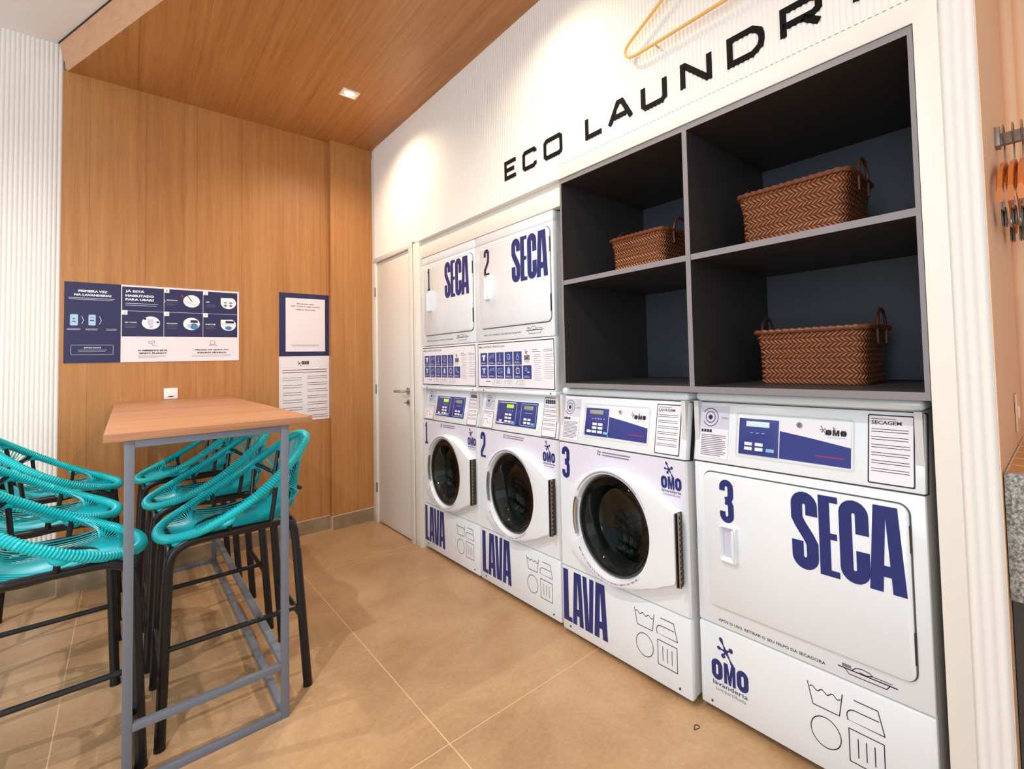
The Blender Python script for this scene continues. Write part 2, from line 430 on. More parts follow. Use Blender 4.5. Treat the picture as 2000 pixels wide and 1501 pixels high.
def symbols(mb, x, z, mt='ink', y=0, w=.0028):
    """laundry care marks: wash tub, iron, circle, square with three bars; (x,z) lower left of a .2 x .18 field"""
    mb.ribbon([(x, z+.168), (x+.014, z+.108), (x+.088, z+.108), (x+.098, z+.172)], w, mt, y)
    mb.ribbon([(x+.006+.086*i/24, z+.155+.0045*math.sin(i/24*6*PI)) for i in range(25)], w, mt, y)
    mb.ribbon([(x+.128, z+.170), (x+.188, z+.170), (x+.203, z+.110), (x+.108, z+.110)]+arc(x+.128, z+.122, .02, 215, 90, 5)+[(x+.19, z+.142)], w, mt, y)
    mb.ring(x+.048, z+.042, .042, w, mt, y)
    mb.ribbon([(x+.112, z), (x+.2, z), (x+.2, z+.088), (x+.112, z+.088)], w, mt, y, closed=True)
    for i in (0, 1, 2): mb.ribbon([(x+.135+i*.021, z+.018), (x+.135+i*.021, z+.07)], w, mt, y)
def boat(mb, x0, z0, x1, z1, mt='ink', y=0, w=.0022):
    W_ = x1-x0; H = z1-z0; P_ = lambda a, b: (x0+a*W_, z0+b*H)
    mb.ribbon([P_(0, .5), P_(1, .5)], w*1.4, mt, y)
    mb.ribbon([P_(.12, .5), P_(.2, .1), P_(.82, .1), P_(.88, .5)], w, mt, y)
    mb.ribbon([P_(.24, .5), P_(.32, .85), P_(.42, .97), P_(.55, .9), P_(.6, .7), P_(.5, .55), P_(.38, .6)], w, mt, y)
    for i in range(3): mb.ribbon([P_(.08, .66+.1*i), P_(.24, .66+.1*i)], w*.8, mt, y)
    mb.ribbon([P_(.6, .7), P_(.92, .7)], w*.8, mt, y)

# ================================================================== SETTING
XS = -.298; YP = .0568; YF = .083; XL = -1.632
# --- floor
b = MB(); b.box((-4.6, -7.0, -.05), (1.4, .3, 0), 'floor_porcelain'); struct(b.build('floor'))
# --- timber back wall and its step near the corner
b = MB(); b.box((XL, YP, .10), (XS, .25, ZC), 'wood_wall'); struct(b.build('wall_back'))
b = MB(); b.box((XS, 0, .10), (0, .25, ZC), 'wood_wall'); struct(b.build('wall_step'))
# --- corrugated wall to the left
def flutes(a0, a1, pitch, amp, step=6):
    n = int(round((a1-a0)/pitch)); out = []
    for i in range(n*step+1):
        t = i/step; out.append((a0+(a1-a0)*i/(n*step), -amp*abs(math.sin(PI*(t)))**.7))
    return out
b = MB(); pr = flutes(-4.6, XL, .0172, .006)
b.loft([[(x, YF+.003+d, z) for x, d in pr] for z in (.105, ZW)], 'wall_paint', closed=False)
b.box((-4.6, YF+.012, 0), (-1.60, .25, ZW), 'wall_paint')
struct(b.build('wall_left'))
b = MB()
x = XL-.02
cuts = [-4.6, -3.41, -2.52, XL]
for i in range(3): b.box((cuts[i]+.0015, YF-.012, 0), (cuts[i+1]-.0015, YF+.1, .103), 'baseboard_porcelain')
b.box((-4.6, YF-.008, 0), (XL, YF+.1, .105), 'grout')
struct(b.build('baseboard_left'))
b = MB()
cuts = [XL, -.738, XS]
for i in range(2): b.box((cuts[i]+.0015, YP-.010, 0), (cuts[i+1]-.0015, YP+.1, .098), 'baseboard_porcelain')
b.box((XS+.004, -.010, 0), (-.001, YP+.05, .098), 'baseboard_porcelain')
b.box((XL, YP-.006, 0), (XS, YP+.1, .1015), 'grout'); b.box((XS-.0005, -.006, 0), (0, YP+.05, .1015), 'grout')
struct(b.build('baseboard_back'))
# --- ceilings: timber soffit with an oblique edge, white ceiling above
def edge_x(y): return -1.6232+(.0747-y)*.3265
b = MB()
Y1 = -4.9
pts = [(edge_x(YP+.1), YP+.1), (.2, YP+.1), (.2, Y1), (edge_x(Y1), Y1)]
b.loft([[(p[0], p[1], z) for p in pts] for z in (ZC, ZC+.02)], 'wood_ceiling', smooth=False, cap=(True, True))
struct(b.build('ceiling'))
b = MB(); y0 = YP; tp = -.032
b.add([(edge_x(y0), y0, ZC), (edge_x(Y1), Y1, ZC), (edge_x(Y1)+tp, Y1, ZW-.007), (edge_x(y0)+tp, y0, ZW-.007), (edge_x(y0)+.05, y0, ZW-.007), (edge_x(y0)+.05, y0, ZC)],
    [(0, 1, 2, 3), (0, 3, 4, 5)], 'wood_fascia')
b.add([(edge_x(y0)+tp-.004, y0, ZW-.007), (edge_x(Y1)+tp-.004, Y1, ZW-.007), (edge_x(Y1)+tp-.004, Y1, ZW), (edge_x(y0)+tp-.004, y0, ZW), (edge_x(y0)+.05, y0, ZW-.007), (edge_x(y0)+.05, y0, ZW)], [(0, 1, 2, 3), (0, 3, 5, 4), (0, 4, 1)], 'seam_dark')
struct(b.build('trim_1'))
b = MB(); b.box((-4.6, -7, ZW), (1.4, .3, ZW+.05), 'ceiling_paint'); struct(b.build('ceiling'))

# --- laundry wall (plane x = 0); local frame: x runs to the right along the wall, y into the wall
RW = dict(loc=(0, 0, 0), rot=(0, 0, -PI/2))
DOOR0, DOOR1, DOORZ = .0904, .713, 2.023
OL, OR, OZ = .865, 3.749, 2.042          # opening that holds the machines and the shelves
END = 3.872
b = MB()
def flutepanel(s0, s1, z0, z1):
    pr = flutes(s0, s1, .0172, .0042)
    b.loft([[(x, .0015+d, z) for x, d in pr] for z in (z0, z1)], 'wall_paint', closed=False)
flutepanel(.05, OL-.055, DOORZ+.035, ZC)
flutepanel(OL-.055, 2.345, OZ+.004, ZC)
flutepanel(2.345, END-.072, 2.105, ZC)
pr = flutes(END-.068, END, .0227, .009); b.loft([[(x, .0015+d, z) for x, d in pr] for z in (0, ZW)], 'wall_paint', closed=False)
b.box((0, .004, DOORZ+.03), (.052, .1, ZC), 'wall_paint')
b.box((0, .003, DOORZ+.03), (OL-.05, .12, ZC+.1), 'wall_paint')
b.box((OL-.06, .003, OZ), (END, .12, ZC+.1), 'wall_paint')
b.box((END-.072, .003, 0), (END, .7, ZW), 'wall_paint')
b.box((DOOR1+.055, 0, 0), (OL, .12, OZ+.004), 'trim_paint', r=.001)   # pier between door and machines
struct(b.build('wall_right', **RW))
b = MB(); b.box((0, .7, 0), (END, .75, ZW), 'wall_paint')
b.box((OL-.02, .12, 0), (OL-.0005, .7, OZ), 'wall_paint'); b.box((OL, .05, OZ), (OR+.01, .7, OZ+.03), 'wall_paint'); b.box((OR+.0, .05, 0), (OR+.02, .7, OZ), 'wall_paint')
struct(b.build('wall_recess', **RW))
b = MB()
b.box((OR, -.001, 0), (OR+.052, .05, 2.105), 'trim_paint', r=.001); b.box((2.345, -.001, OZ), (OR+.0005, .05, 2.105), 'trim_paint', r=.001)
b.box((OL+.0005, .012, 1.927), (2.351, .045, 2.012), 'trim_paint', r=.001); b.box((OL+.0005, .03, 2.0), (2.351, .045, OZ), 'trim_paint')
b.box((OR+.052, .004, 0), (OR+.054, .05, 2.105), 'seam_dark')
struct(b.build('trim_2', **RW))
# --- door
dr = struct(empty('door_1', (0, 0, 0), -PI/2)); dr['kind'] = 'structure'
b = MB()
b.box((.008, -.008, 0), (DOOR0, .10, DOORZ), 'door_frame', r=.002); b.box((DOOR1, -.008, 0), (DOOR1+.055, .10, DOORZ), 'door_frame', r=.002)
b.box((.008, -.008, DOORZ), (DOOR1+.055, .10, DOORZ+.036), 'door_frame', r=.002)
b.box((DOOR1+.055, -.0015, 0), (DOOR1+.0575, .02, DOORZ+.036), 'gasket')
b.build('door_frame', dr)
b = MB(); b.box((DOOR0+.003, .004, .009), (DOOR1-.003, .04, DOORZ-.006), 'door_paint', r=.0015)
b.build('door_panel', dr)
b = MB(); b.box((DOOR0, .035, 0), (DOOR1, .06, DOORZ), 'seam_dark'); b.build('door_stop', dr)
hd = MB(); hd.disc(.675, 1.03, .026, 'steel', -.002)
hd.tube([(.675, .004, 1.03), (.675, -.05, 1.03)], .009, 'chrome', 10)
hd.tube([(.678, -.05, 1.03), (.62, -.052, 1.03), (.56, -.05, 1.028)], .0095, 'chrome', 10)
hd.tube([(.675, .004, 1.03), (.675, -.006, 1.03)], .026, 'chrome', 20)
hd.build('door_handle', dr)
kd = MB(); kd.tube([(.675, .004, .95), (.675, -.006, .95)], .022, 'chrome', 18); kd.box((.671, -.009, .94), (.679, -.005, .96), 'steel_dark'); kd.tube([(.675, -.008, .95), (.675, -.03, .95)], .004, 'steel', 8)
kd.build('keyhole_plate', dr)
for z in (1.79, 1.03, .27):
    b = MB(); b.tube([(DOOR0-.003, -.010, z-.035), (DOOR0-.003, -.010, z+.035)], .006, 'steel', 8); b.box((DOOR0-.02, -.0092, z-.035), (DOOR0, -.0075, z+.035), 'steel')
    b.build('hinge', dr)

# --- niche to the right of the column
b = MB()
b.box((.0, -END-.002, 0), (.75, -END, ZW), 'peach_wall')
pr = flutes(-5.2, -END, .035, .008)
b.loft([[(.66-abs(d), y, z) for y, d in pr] for z in (0, ZW)], 'peach_wall', closed=False)
b.box((.661, -5.2, 0), (.75, -END, ZW), 'peach_wall')
struct(b.build('wall_niche'))
ct = empty('wash_counter', (.33, -4.5, 0), 0, 'grey speckled granite counter in the niche right of the white column', 'counter')
L_ = lambda x, y, z: (x-.33, y+4.5, z)
b = MB(); b.box(L_(.02, -5.1, .65), L_(.05, -END-.004, .935), 'granite', r=.002); b.build('front_apron', ct)
b = MB(); b.box(L_(.05, -5.1, .90), L_(.65, -END-.004, .93), 'tile_terracotta')
for i in range(8): b.box(L_(.05, -END-.004-.1*i-.004, .93), L_(.65, -END-.004-.1*i, .931), 'grout')
for i in range(6): b.box(L_(.05+.1*i, -5.1, .93), L_(.054+.1*i, -END-.004, .931), 'grout')
b.build('tiled_worktop', ct)
b = MB(); b.box(L_(.06, -5.1, 0), L_(.62, -END-.004, .90), 'cabinet_dark'); b.build('base_cabinet', ct)
rl = empty('clothes_rail', (.30, -4.4, 1.79), 0, 'flat metal clothes rail on the peach wall right of the column', 'rail')
b = MB(); b.box((-.008, -.5, -.016), (.008, .525, .016), 'rail_metal', r=.001); b.build('rail_bar', rl)
b = MB(); b.box((-.02, .514, -.02), (.02, .527, .034), 'rail_metal', r=.002); b.build('end_bracket', rl)
hg = None
for i, (yy, lab) in enumerate(((-3.893, 'orange wooden clothes hanger nearest the end bracket of the rail'), (-3.913, 'orange wooden clothes hanger in the middle of the three on the rail'), (-3.931, 'orange wooden clothes hanger furthest from the end bracket, at the photo edge'))):
    if hg is None:
        h = empty('clothes_hanger', (.30, yy, 1.79), 0)
        b = MB(); b.tube([(-.01, 0, -.02), (-.03, 0, .01), (-.018, 0, .034), (.008, 0, .036), (.022, 0, .016), (.012, 0, -.012), (0, 0, -.035), (0, 0, -.07)], .002, 'steel', 6); b.build('hook', h)
        b = MB()
        b.loft([[(x, y*.008, z+zz) for y, zz in ((-1, 0), (-.6, .018), (.6, .018), (1, 0), (.6, -.018), (-.6, -.018))] for x, z in ((-.22, -.205), (-.17, -.15), (-.08, -.105), (0, -.08), (.08, -.105), (.17, -.15), (.22, -.205))], 'hanger_wood', cap=(True, True))
        b.build('shoulder', h)
        b = MB(); b.tube([(-.17, 0, -.226), (.17, 0, -.226)], .003, 'chrome', 8); b.tube([(-.15, 0, -.14), (-.15, 0, -.226)], .0025, 'chrome', 6); b.tube([(.15, 0, -.14), (.15, 0, -.226)], .0025, 'chrome', 6); b.build('trouser_bar', h)
        for xx in (-.12, .12):
            b = MB(); b.box((xx-.02, -.005, -.262), (xx+.02, -.001, -.218), 'steel_dark', r=.001); b.box((xx-.02, .001, -.262), (xx+.02, .005, -.218), 'steel_dark', r=.001); b.tube([(xx-.01, 0, -.205), (xx+.01, 0, -.205)], .005, 'chrome', 8); b.build('clip', h)
        hg = h; c = h
    else: c = copy_tree(hg)
    c.location = (.30, yy, 1.79); c['label'] = lab; c['category'] = 'hanger'; c['group'] = 'wooden hangers on the rail'
b = MB(); b.box((-.035, -.006, -.055), (.035, 0, .055), 'peach_wall', r=.003); b.box((-.012, -.009, -.018), (.012, -.005, .018), 'outlet_plastic', r=.002)
b.build('outlet', loc=(.45, -END-.003, 1.03), label='small peach-coloured wall outlet above the granite counter', category='outlet')

# ================================================================== LAUNDRY SIGN
sg = empty('wall_sign', (0, -2.75, 2.2), -PI/2, 'black letters spelling ECO LAUNDRY high on the fluted white wall', 'sign')
def sletter(strokes, x0, x1, z0, z1, w=.0205):
    b = MB()
    for st, cl in strokes:
        b.ribbon([(x0+w/2+a*(x1-x0-w)-2.75, z0+w/2+h*(z1-z0-w)-2.2) for a, h in st], w, 'sign_black', -.0042, closed=cl, th=.0035)
    b.build('letter', sg)
Z0, Z1 = 2.156, 2.256
LT = {'E': [([(1, 0), (0, 0), (0, 1), (1, 1)], 0), ([(0, .5), (.85, .5)], 0)],
 'C': [([(1, .22), (1, .1), (.9, 0), (.1, 0), (0, .12), (0, .88), (.1, 1), (.9, 1), (1, .9), (1, .8)], 0)],
 'O': [([(.1, 0), (.9, 0), (1, .12), (1, .88), (.9, 1), (.1, 1), (0, .88), (0, .12)], 1)],
 'L': [([(0, 1), (0, 0), (1, 0)], 0)],
 'A': [([(0, 0), (.4, 1), (.6, 1), (1, 0)], 0), ([(.2, .3), (.8, .3)], 0)],
 'U': [([(0, 1), (0, .14), (.12, 0), (.88, 0), (1, .14), (1, 1)], 0)],
 'N': [([(0, 0), (0, 1), (.08, 1), (.92, 0), (1, 0), (1, 1)], 0)],
 'D': [([(0, 0), (.72, 0), (.95, .2), (1, .4), (1, .6), (.95, .8), (.72, 1), (0, 1)], 1)],
 'R': [([(0, 0), (0, 1), (.85, 1), (1, .88), (1, .52), (.85, .4), (0, .4)], 0), ([(.55, .4), (1, 0)], 0)],
 'Y': [([(.5, 0), (.5, .45), (0, 1)], 0), ([(.5, .45), (1, 1)], 0)]}
for ch, a, c_ in (('E', 1.918, 2.028), ('C', 2.079, 2.192), ('O', 2.250, 2.388), ('L', 2.541, 2.650), ('A', 2.677, 2.816), ('U', 2.857, 2.981), ('N', 3.042, 3.172), ('D', 3.230, 3.362), ('R', 3.411, 3.536), ('Y', 3.562, 3.690)):
    sletter(LT[ch], a, c_, Z0, Z1)
# golden wire hanger mounted above the letters
b = MB()
P3 = [(2.815, 2.392), (2.835, 2.374), (2.87, 2.370)]
path = [(3.25, 2.368), (3.05, 2.368), (2.87, 2.369), (2.832, 2.374), (2.812, 2.388), (2.806, 2.402), (2.812, 2.418), (2.83, 2.432), (2.905, 2.468), (3.0, 2.514), (3.15, 2.586), (3.25, 2.63), (3.30, 2.645), (3.35, 2.63), (3.45, 2.586), (3.60, 2.514), (3.695, 2.468), (3.77, 2.432), (3.788, 2.418), (3.794, 2.402), (3.788, 2.388), (3.768, 2.374), (3.73, 2.369), (3.55, 2.368)]
b.tube([(a-3.3, -.03, z-2.45) for a, z in path], .006, 'gold_wire', 8, closed=True)
h = empty('giant_wire_hanger', (0, -3.3, 2.45), -PI/2, 'large golden wire coat hanger mounted on the fluted wall above the lettering', 'decoration')
b.build('hanger_loop', h)
b = MB(); b.tube([(0, -.03, .19)]+[(.0+.045*math.cos(math.radians(t)), -.03, .27+.05*math.sin(math.radians(t))) for t in range(-90, 181, 30)], .006, 'gold_wire', 8); b.build('hook', h)
for xx in (-.35, .35):
    b = MB(); b.tube([(xx, -.03, -.082), (xx, -.003, -.082)], .004, 'gold_wire', 6); b.build('standoff', h)

# ================================================================== SHELF UNIT
su = empty('shelf_unit', (0, -3.05, OZ-.95), -PI/2, 'dark grey built-in open shelf unit above washer and dryer three', 'shelves')
SB, ST, S0, S1 = 1.094, 2.0405, 2.352, 3.747
def sp_(name, a, b_, face='shelf_laminate'):
    q = lambda p: (p[0]-3.05, p[1], p[2]-(OZ-.95))
    m_ = MB(); m_.box(q(a), q(b_), face)
    m_.box((q(a)[0], q(a)[1]-.0008, q(a)[2]), (q(b_)[0], q(a)[1]+.0002, q(b_)[2]), 'shelf_edge'); m_.build(name, su)
T = .0205
sp_('top_panel', (S0, .004, ST-T), (S1, .58, ST)); sp_('bottom_panel', (S0, .002, SB), (S1, .58, SB+T))
sp_('side_panel', (S0, .004, SB+T), (S0+.012, .58, ST-T)); sp_('side_panel', (S1-.012, .004, SB+T), (S1, .58, ST-T))
sp_('divider', (3.036, .003, SB+T), (3.056, .58, ST-T))
sp_('shelf', (S0+.012, .005, 1.556), (3.036, .58, 1.5765)); sp_('shelf', (3.056, .005, 1.556), (S1-.012, .58, 1.5765))
m_ = MB(); m_.box((S0-3.05, .58, SB-(OZ-.95)), (S1-3.05, .60, ST-(OZ-.95)), 'shelf_back'); m_.build('back_panel', su)

def basket(label, s, depth, z, w, d, h, yaw, right_only=False):
    root = empty('woven_basket', (depth, -s, z), -PI/2+yaw, label, 'basket', 'woven cane baskets')
    def loop(k, zz, n=7):
        ww = w/2*k; dd = d/2*k; r = .035
        return [(a, c_, zz) for a, c_ in rrpts(-ww, -dd, ww, dd, r, n)]
    b = MB()
    b.loft([loop(.93, 0), loop(.925, h*.3), loop(.94, h*.7), loop(1.0, h)], 'cane', cap=(True, False))
    b.loft([loop(.975, h), loop(.92, h*.7), loop(.9, h*.05)], 'cane', cap=(False, True))
    b.build('body', root)
    b = MB(); lp = loop(1.0, h); P = []
    for i in range(len(lp)):
        p, q_ = Vector(lp[i]), Vector(lp[(i+1) % len(lp)]); k = max(1, int((q_-p).length/.006))
        P += [p.lerp(q_, j/k) for j in range(k)]
    b.tube(P, .009, 'cane_rim', 8, closed=True, rf=lambda i: .0085+.0018*math.sin(i*1.5)); b.build('rim', root)
    for sx in (-1, 1):
        x_ = sx*w/2*1.0
        P = [(x_+sx*.004, .05*math.cos(math.radians(t)), h-.012+.072*max(0, math.sin(math.radians(t)))-(.04 if t in (-18, 198) else 0)) for t in range(-18, 199, 12)]
        b = MB(); b.tube(P, .0055, 'cane_handle', 8, rf=lambda i: .0055+.0007*math.sin(i*2)); b.build('handle', root)
    return root
basket('small woven basket on the upper left shelf', 2.667, .27, 1.577, .315, .235, .172, 0)
basket('woven basket on the upper right shelf', 3.345, .285, 1.577, .385, .26, .205, 0)
basket('woven basket on the bottom right shelf, standing above dryer three', 3.362, .345, SB+T+.001, .385, .26, .182, 0)

# ================================================================== MACHINES
MW = .700
TILT = -math.atan2(.035, .207)
ZB, ZK = .852, 1.058     # control band bottom and the cap line
def band_frame(root):
    """sloping control band; children print is laid in its own tilted plane"""
    b = MB()
    b.box((0, 0, .0015), (MW, .03, .2065), 'enamel', r=.004)
    b.box((.001, .004, -.001), (MW-.001, .05, .2085), 'seam_dark')
    return b.build('control_band', root, loc=(0, 0, ZB), rot=(TILT, 0, 0))
def bz(z): return (z-ZB)/math.cos(TILT)      # world height to band coordinate
def camera_sticker(par, x0, x1, zt, zb, full=True):
    b = MB(); y = -.0012
    b.rr(x0, bz(zb), x1, bz(zt), .003, 'sticker_white', y)
    zm = zt-(zt-zb)*(.44 if full else 1.0)
    b.rect(x0+.001, bz(zm), x1-.001, bz(zt)-.001, 'lavender_mid', y-.0002)
    cx, cz = x0+(x1-x0)*.34, bz(zt-(x1-x0)*.36)
    b.disc(cx, cz, .0085, 'ink', y-.0004, 18)
    b.ring(cx, cz, .0185, .0028, 'ink', y-.0004); b.ring(cx, cz, .0305, .0026, 'ink', y-.0004, -150, 150)
    b.text('CÂMERA', x0+(x1-x0)*.72, cz-.003, x1-.003, cz+.004, 'ink', y-.0004)
    if full:
        for i in range(4): b.rect(x0+.003+i*.011, bz(zm)-.014, x0+.012+i*.011, bz(zm)-.004, 'ink', y-.0004)
        b.lines(x0+.004, bz(zm)-.02, x1-.006, bz(zb)+.006, 12, 'ink_grey', y-.0004, seed=3)
    b.build('camera_sticker', par)
def info_sticker(par, x0, x1, zt, zb, title):
    b = MB(); y = -.0012
    b.rr(x0, bz(zb), x1, bz(zt), .004, 'ink', y); b.rr(x0+.0035, bz(zb)+.0035, x1-.0035, bz(zt)-.0035, .003, 'sticker_white', y-.0003)
    b.lines(x0+.008, bz(zt)-.010, x0+(x1-x0)*.62, bz(zt)-.013, 1, 'ink_grey', y-.0005, w=.002)
    if title: b.text(title, x0+.009, bz(zt)-.027, x1-.03, bz(zt)-.0165, 'ink', y-.0005, .02)
    else:
        for i in range(6): b.rect(x0+.01+i*(x1-x0-.022)/6, bz(zt)-.03, x0+.01+(i+.86)*(x1-x0-.022)/6, bz(zt)-.012, 'navy_dark', y-.0005)
    z_ = bz(zt)-.036
    for k in range(6):
        b.lines(x0+.009, z_, x1-.010, z_-.0135, 2, 'ink', y-.0005, w=.0018, seed=k+5); z_ -= .021
    b.build('instruction_sticker', par)
def wide_panel(par, dryer):
    """recessed key panel: navy keypad at left, white and navy printed field at right"""
    o = 0 if dryer else -.005
    b = MB(); y = -.001
    b.ribbon(rrpts(.164+o, bz(.886), .530+o, bz(1.025), .008), .0035, 'enamel_side', y, closed=True)
    b.rect(.313+o, bz(.893), .523+o, bz(1.012), 'sticker_white', y)
    b.poly([(.313+o, bz(.895)), (.523+o, bz(.893)), (.523+o, bz(.948)), (.413+o, bz(.965)), (.313+o, bz(.978))], 'navy_panel', y-.0003)
    b.rect(.425+o, bz(.915), .505+o, bz(.9185), 'red_print', y-.0005)
    b.build('printed_panel', par)
    b = MB(); omo(b, .452+o, .512+o, bz(1.004), bz(.978), 'ink', -.0018, words=False); splash(b, .446+o, bz(.992), .014, 'ink_grey', -.0018); b.rect(.46+o, bz(.972), .51+o, bz(.974), 'sky_print', -.0018)
    b.build('brand_mark', par)
    b = MB(); b.tube([(.376+o, .0, bz(1.001)), (.376+o, -.005, bz(1.001))], .0085, 'chrome', 18); b.box((.3745+o, -.0062, bz(.997)), (.3775+o, -.0048, bz(1.005)), 'steel_dark'); b.build('lock', par)
    b = MB(); b.rr(.172+o, bz(.893), .314+o, bz(1.011), .004, 'white_print', -.0016); b.box((.175+o, -.004, bz(.895)), (.311+o, -.001, bz(1.009)), 'navy_panel', r=.001)
    for i in range(3): b.ribbon([(.215+o+i*.02, bz(.965)), (.226+o+i*.02, bz(.965))], .0016, 'ink_light', -.0046)
    kp = b.build('keypad', par)
    b = MB(); b.box((.201+o, -.0052, bz(.984)), (.281+o, -.0038, bz(1.001)), 'lcd_pale' if dryer else 'lcd', r=.0005); b.build('display', kp) if False else b.build('display', par)
    btn = [(.197, .924, 0), (.234, .924, 0), (.197, .909, 0), (.234, .909, 0), (.272, .909, 1)] if dryer else [(.222, .938, 0), (.256, .938, 0), (.222, .923, 0), (.256, .923, 0), (.190, .907, 0), (.222, .907, 0), (.256, .907, 0), (.290, .905, 1)]
    if not dryer:
        b = MB()
        for i in range(4): b.disc(.232+i*.017, bz(.966), .003, 'ink_light', -.0046, 10)
        b.build('indicator_lights', par)
    for x_, z_, k in btn:
        b = MB(); b.box((x_+o, -.0065, bz(z_)), (x_+o+.027, -.0035, bz(z_)+.0105), 'button_blue' if k else 'button_white', r=.001); b.build('button', par)
def double_panel(par):
    b = MB(); b.box((.17, -.0025, bz(.886)), (.53, .002, bz(1.009)), 'navy_panel', r=.001)
    for x0, x1 in ((.176, .352), (.395, .522)):
        b.ribbon(rrpts(x0, bz(.895), x1, bz(1.001), .006), .0016, 'white_print', -.0028, closed=True)
    b.rect(.18, bz(.893), .25, bz(.898), 'white_print', -.0029); b.rect(.2, bz(.999), .34, bz(1.003), 'white_print', -.0029)
    for i in range(4): b.ribbon([(.265+i*.016, bz(.967)), (.274+i*.016, bz(.955))], .0018, 'ink_light', -.0029)
    b.ribbon([(.43, bz(.957)), (.49, bz(.957))], .0016, 'ink_light', -.0029)
    b.build('keypad', par)
    b = MB(); b.box((.262, -.0038, bz(.974)), (.325, -.0022, bz(.992)), 'lcd_green', r=.0005); b.build('display', par)
    b = MB(); b.box((.418, -.0038, bz(.972)), (.495, -.0022, bz(.992)), 'lcd', r=.0005); b.build('display', par)
    for x_, z_, k in ((.255, .935, 0), (.288, .935, 0), (.255, .918, 0), (.288, .918, 0), (.255, .9, 0), (.288, .9, 0), (.205, .9, 0), (.318, .898, 1), (.425, .92, 0), (.458, .92, 0), (.425, .903, 0), (.458, .903, 0), (.49, .9, 1)):
        b = MB(); b.box((x_, -.005, bz(z_)), (x_+.024, -.0018, bz(z_)+.0105), 'button_blue' if k else 'button_white', r=.001); b.build('button', par)

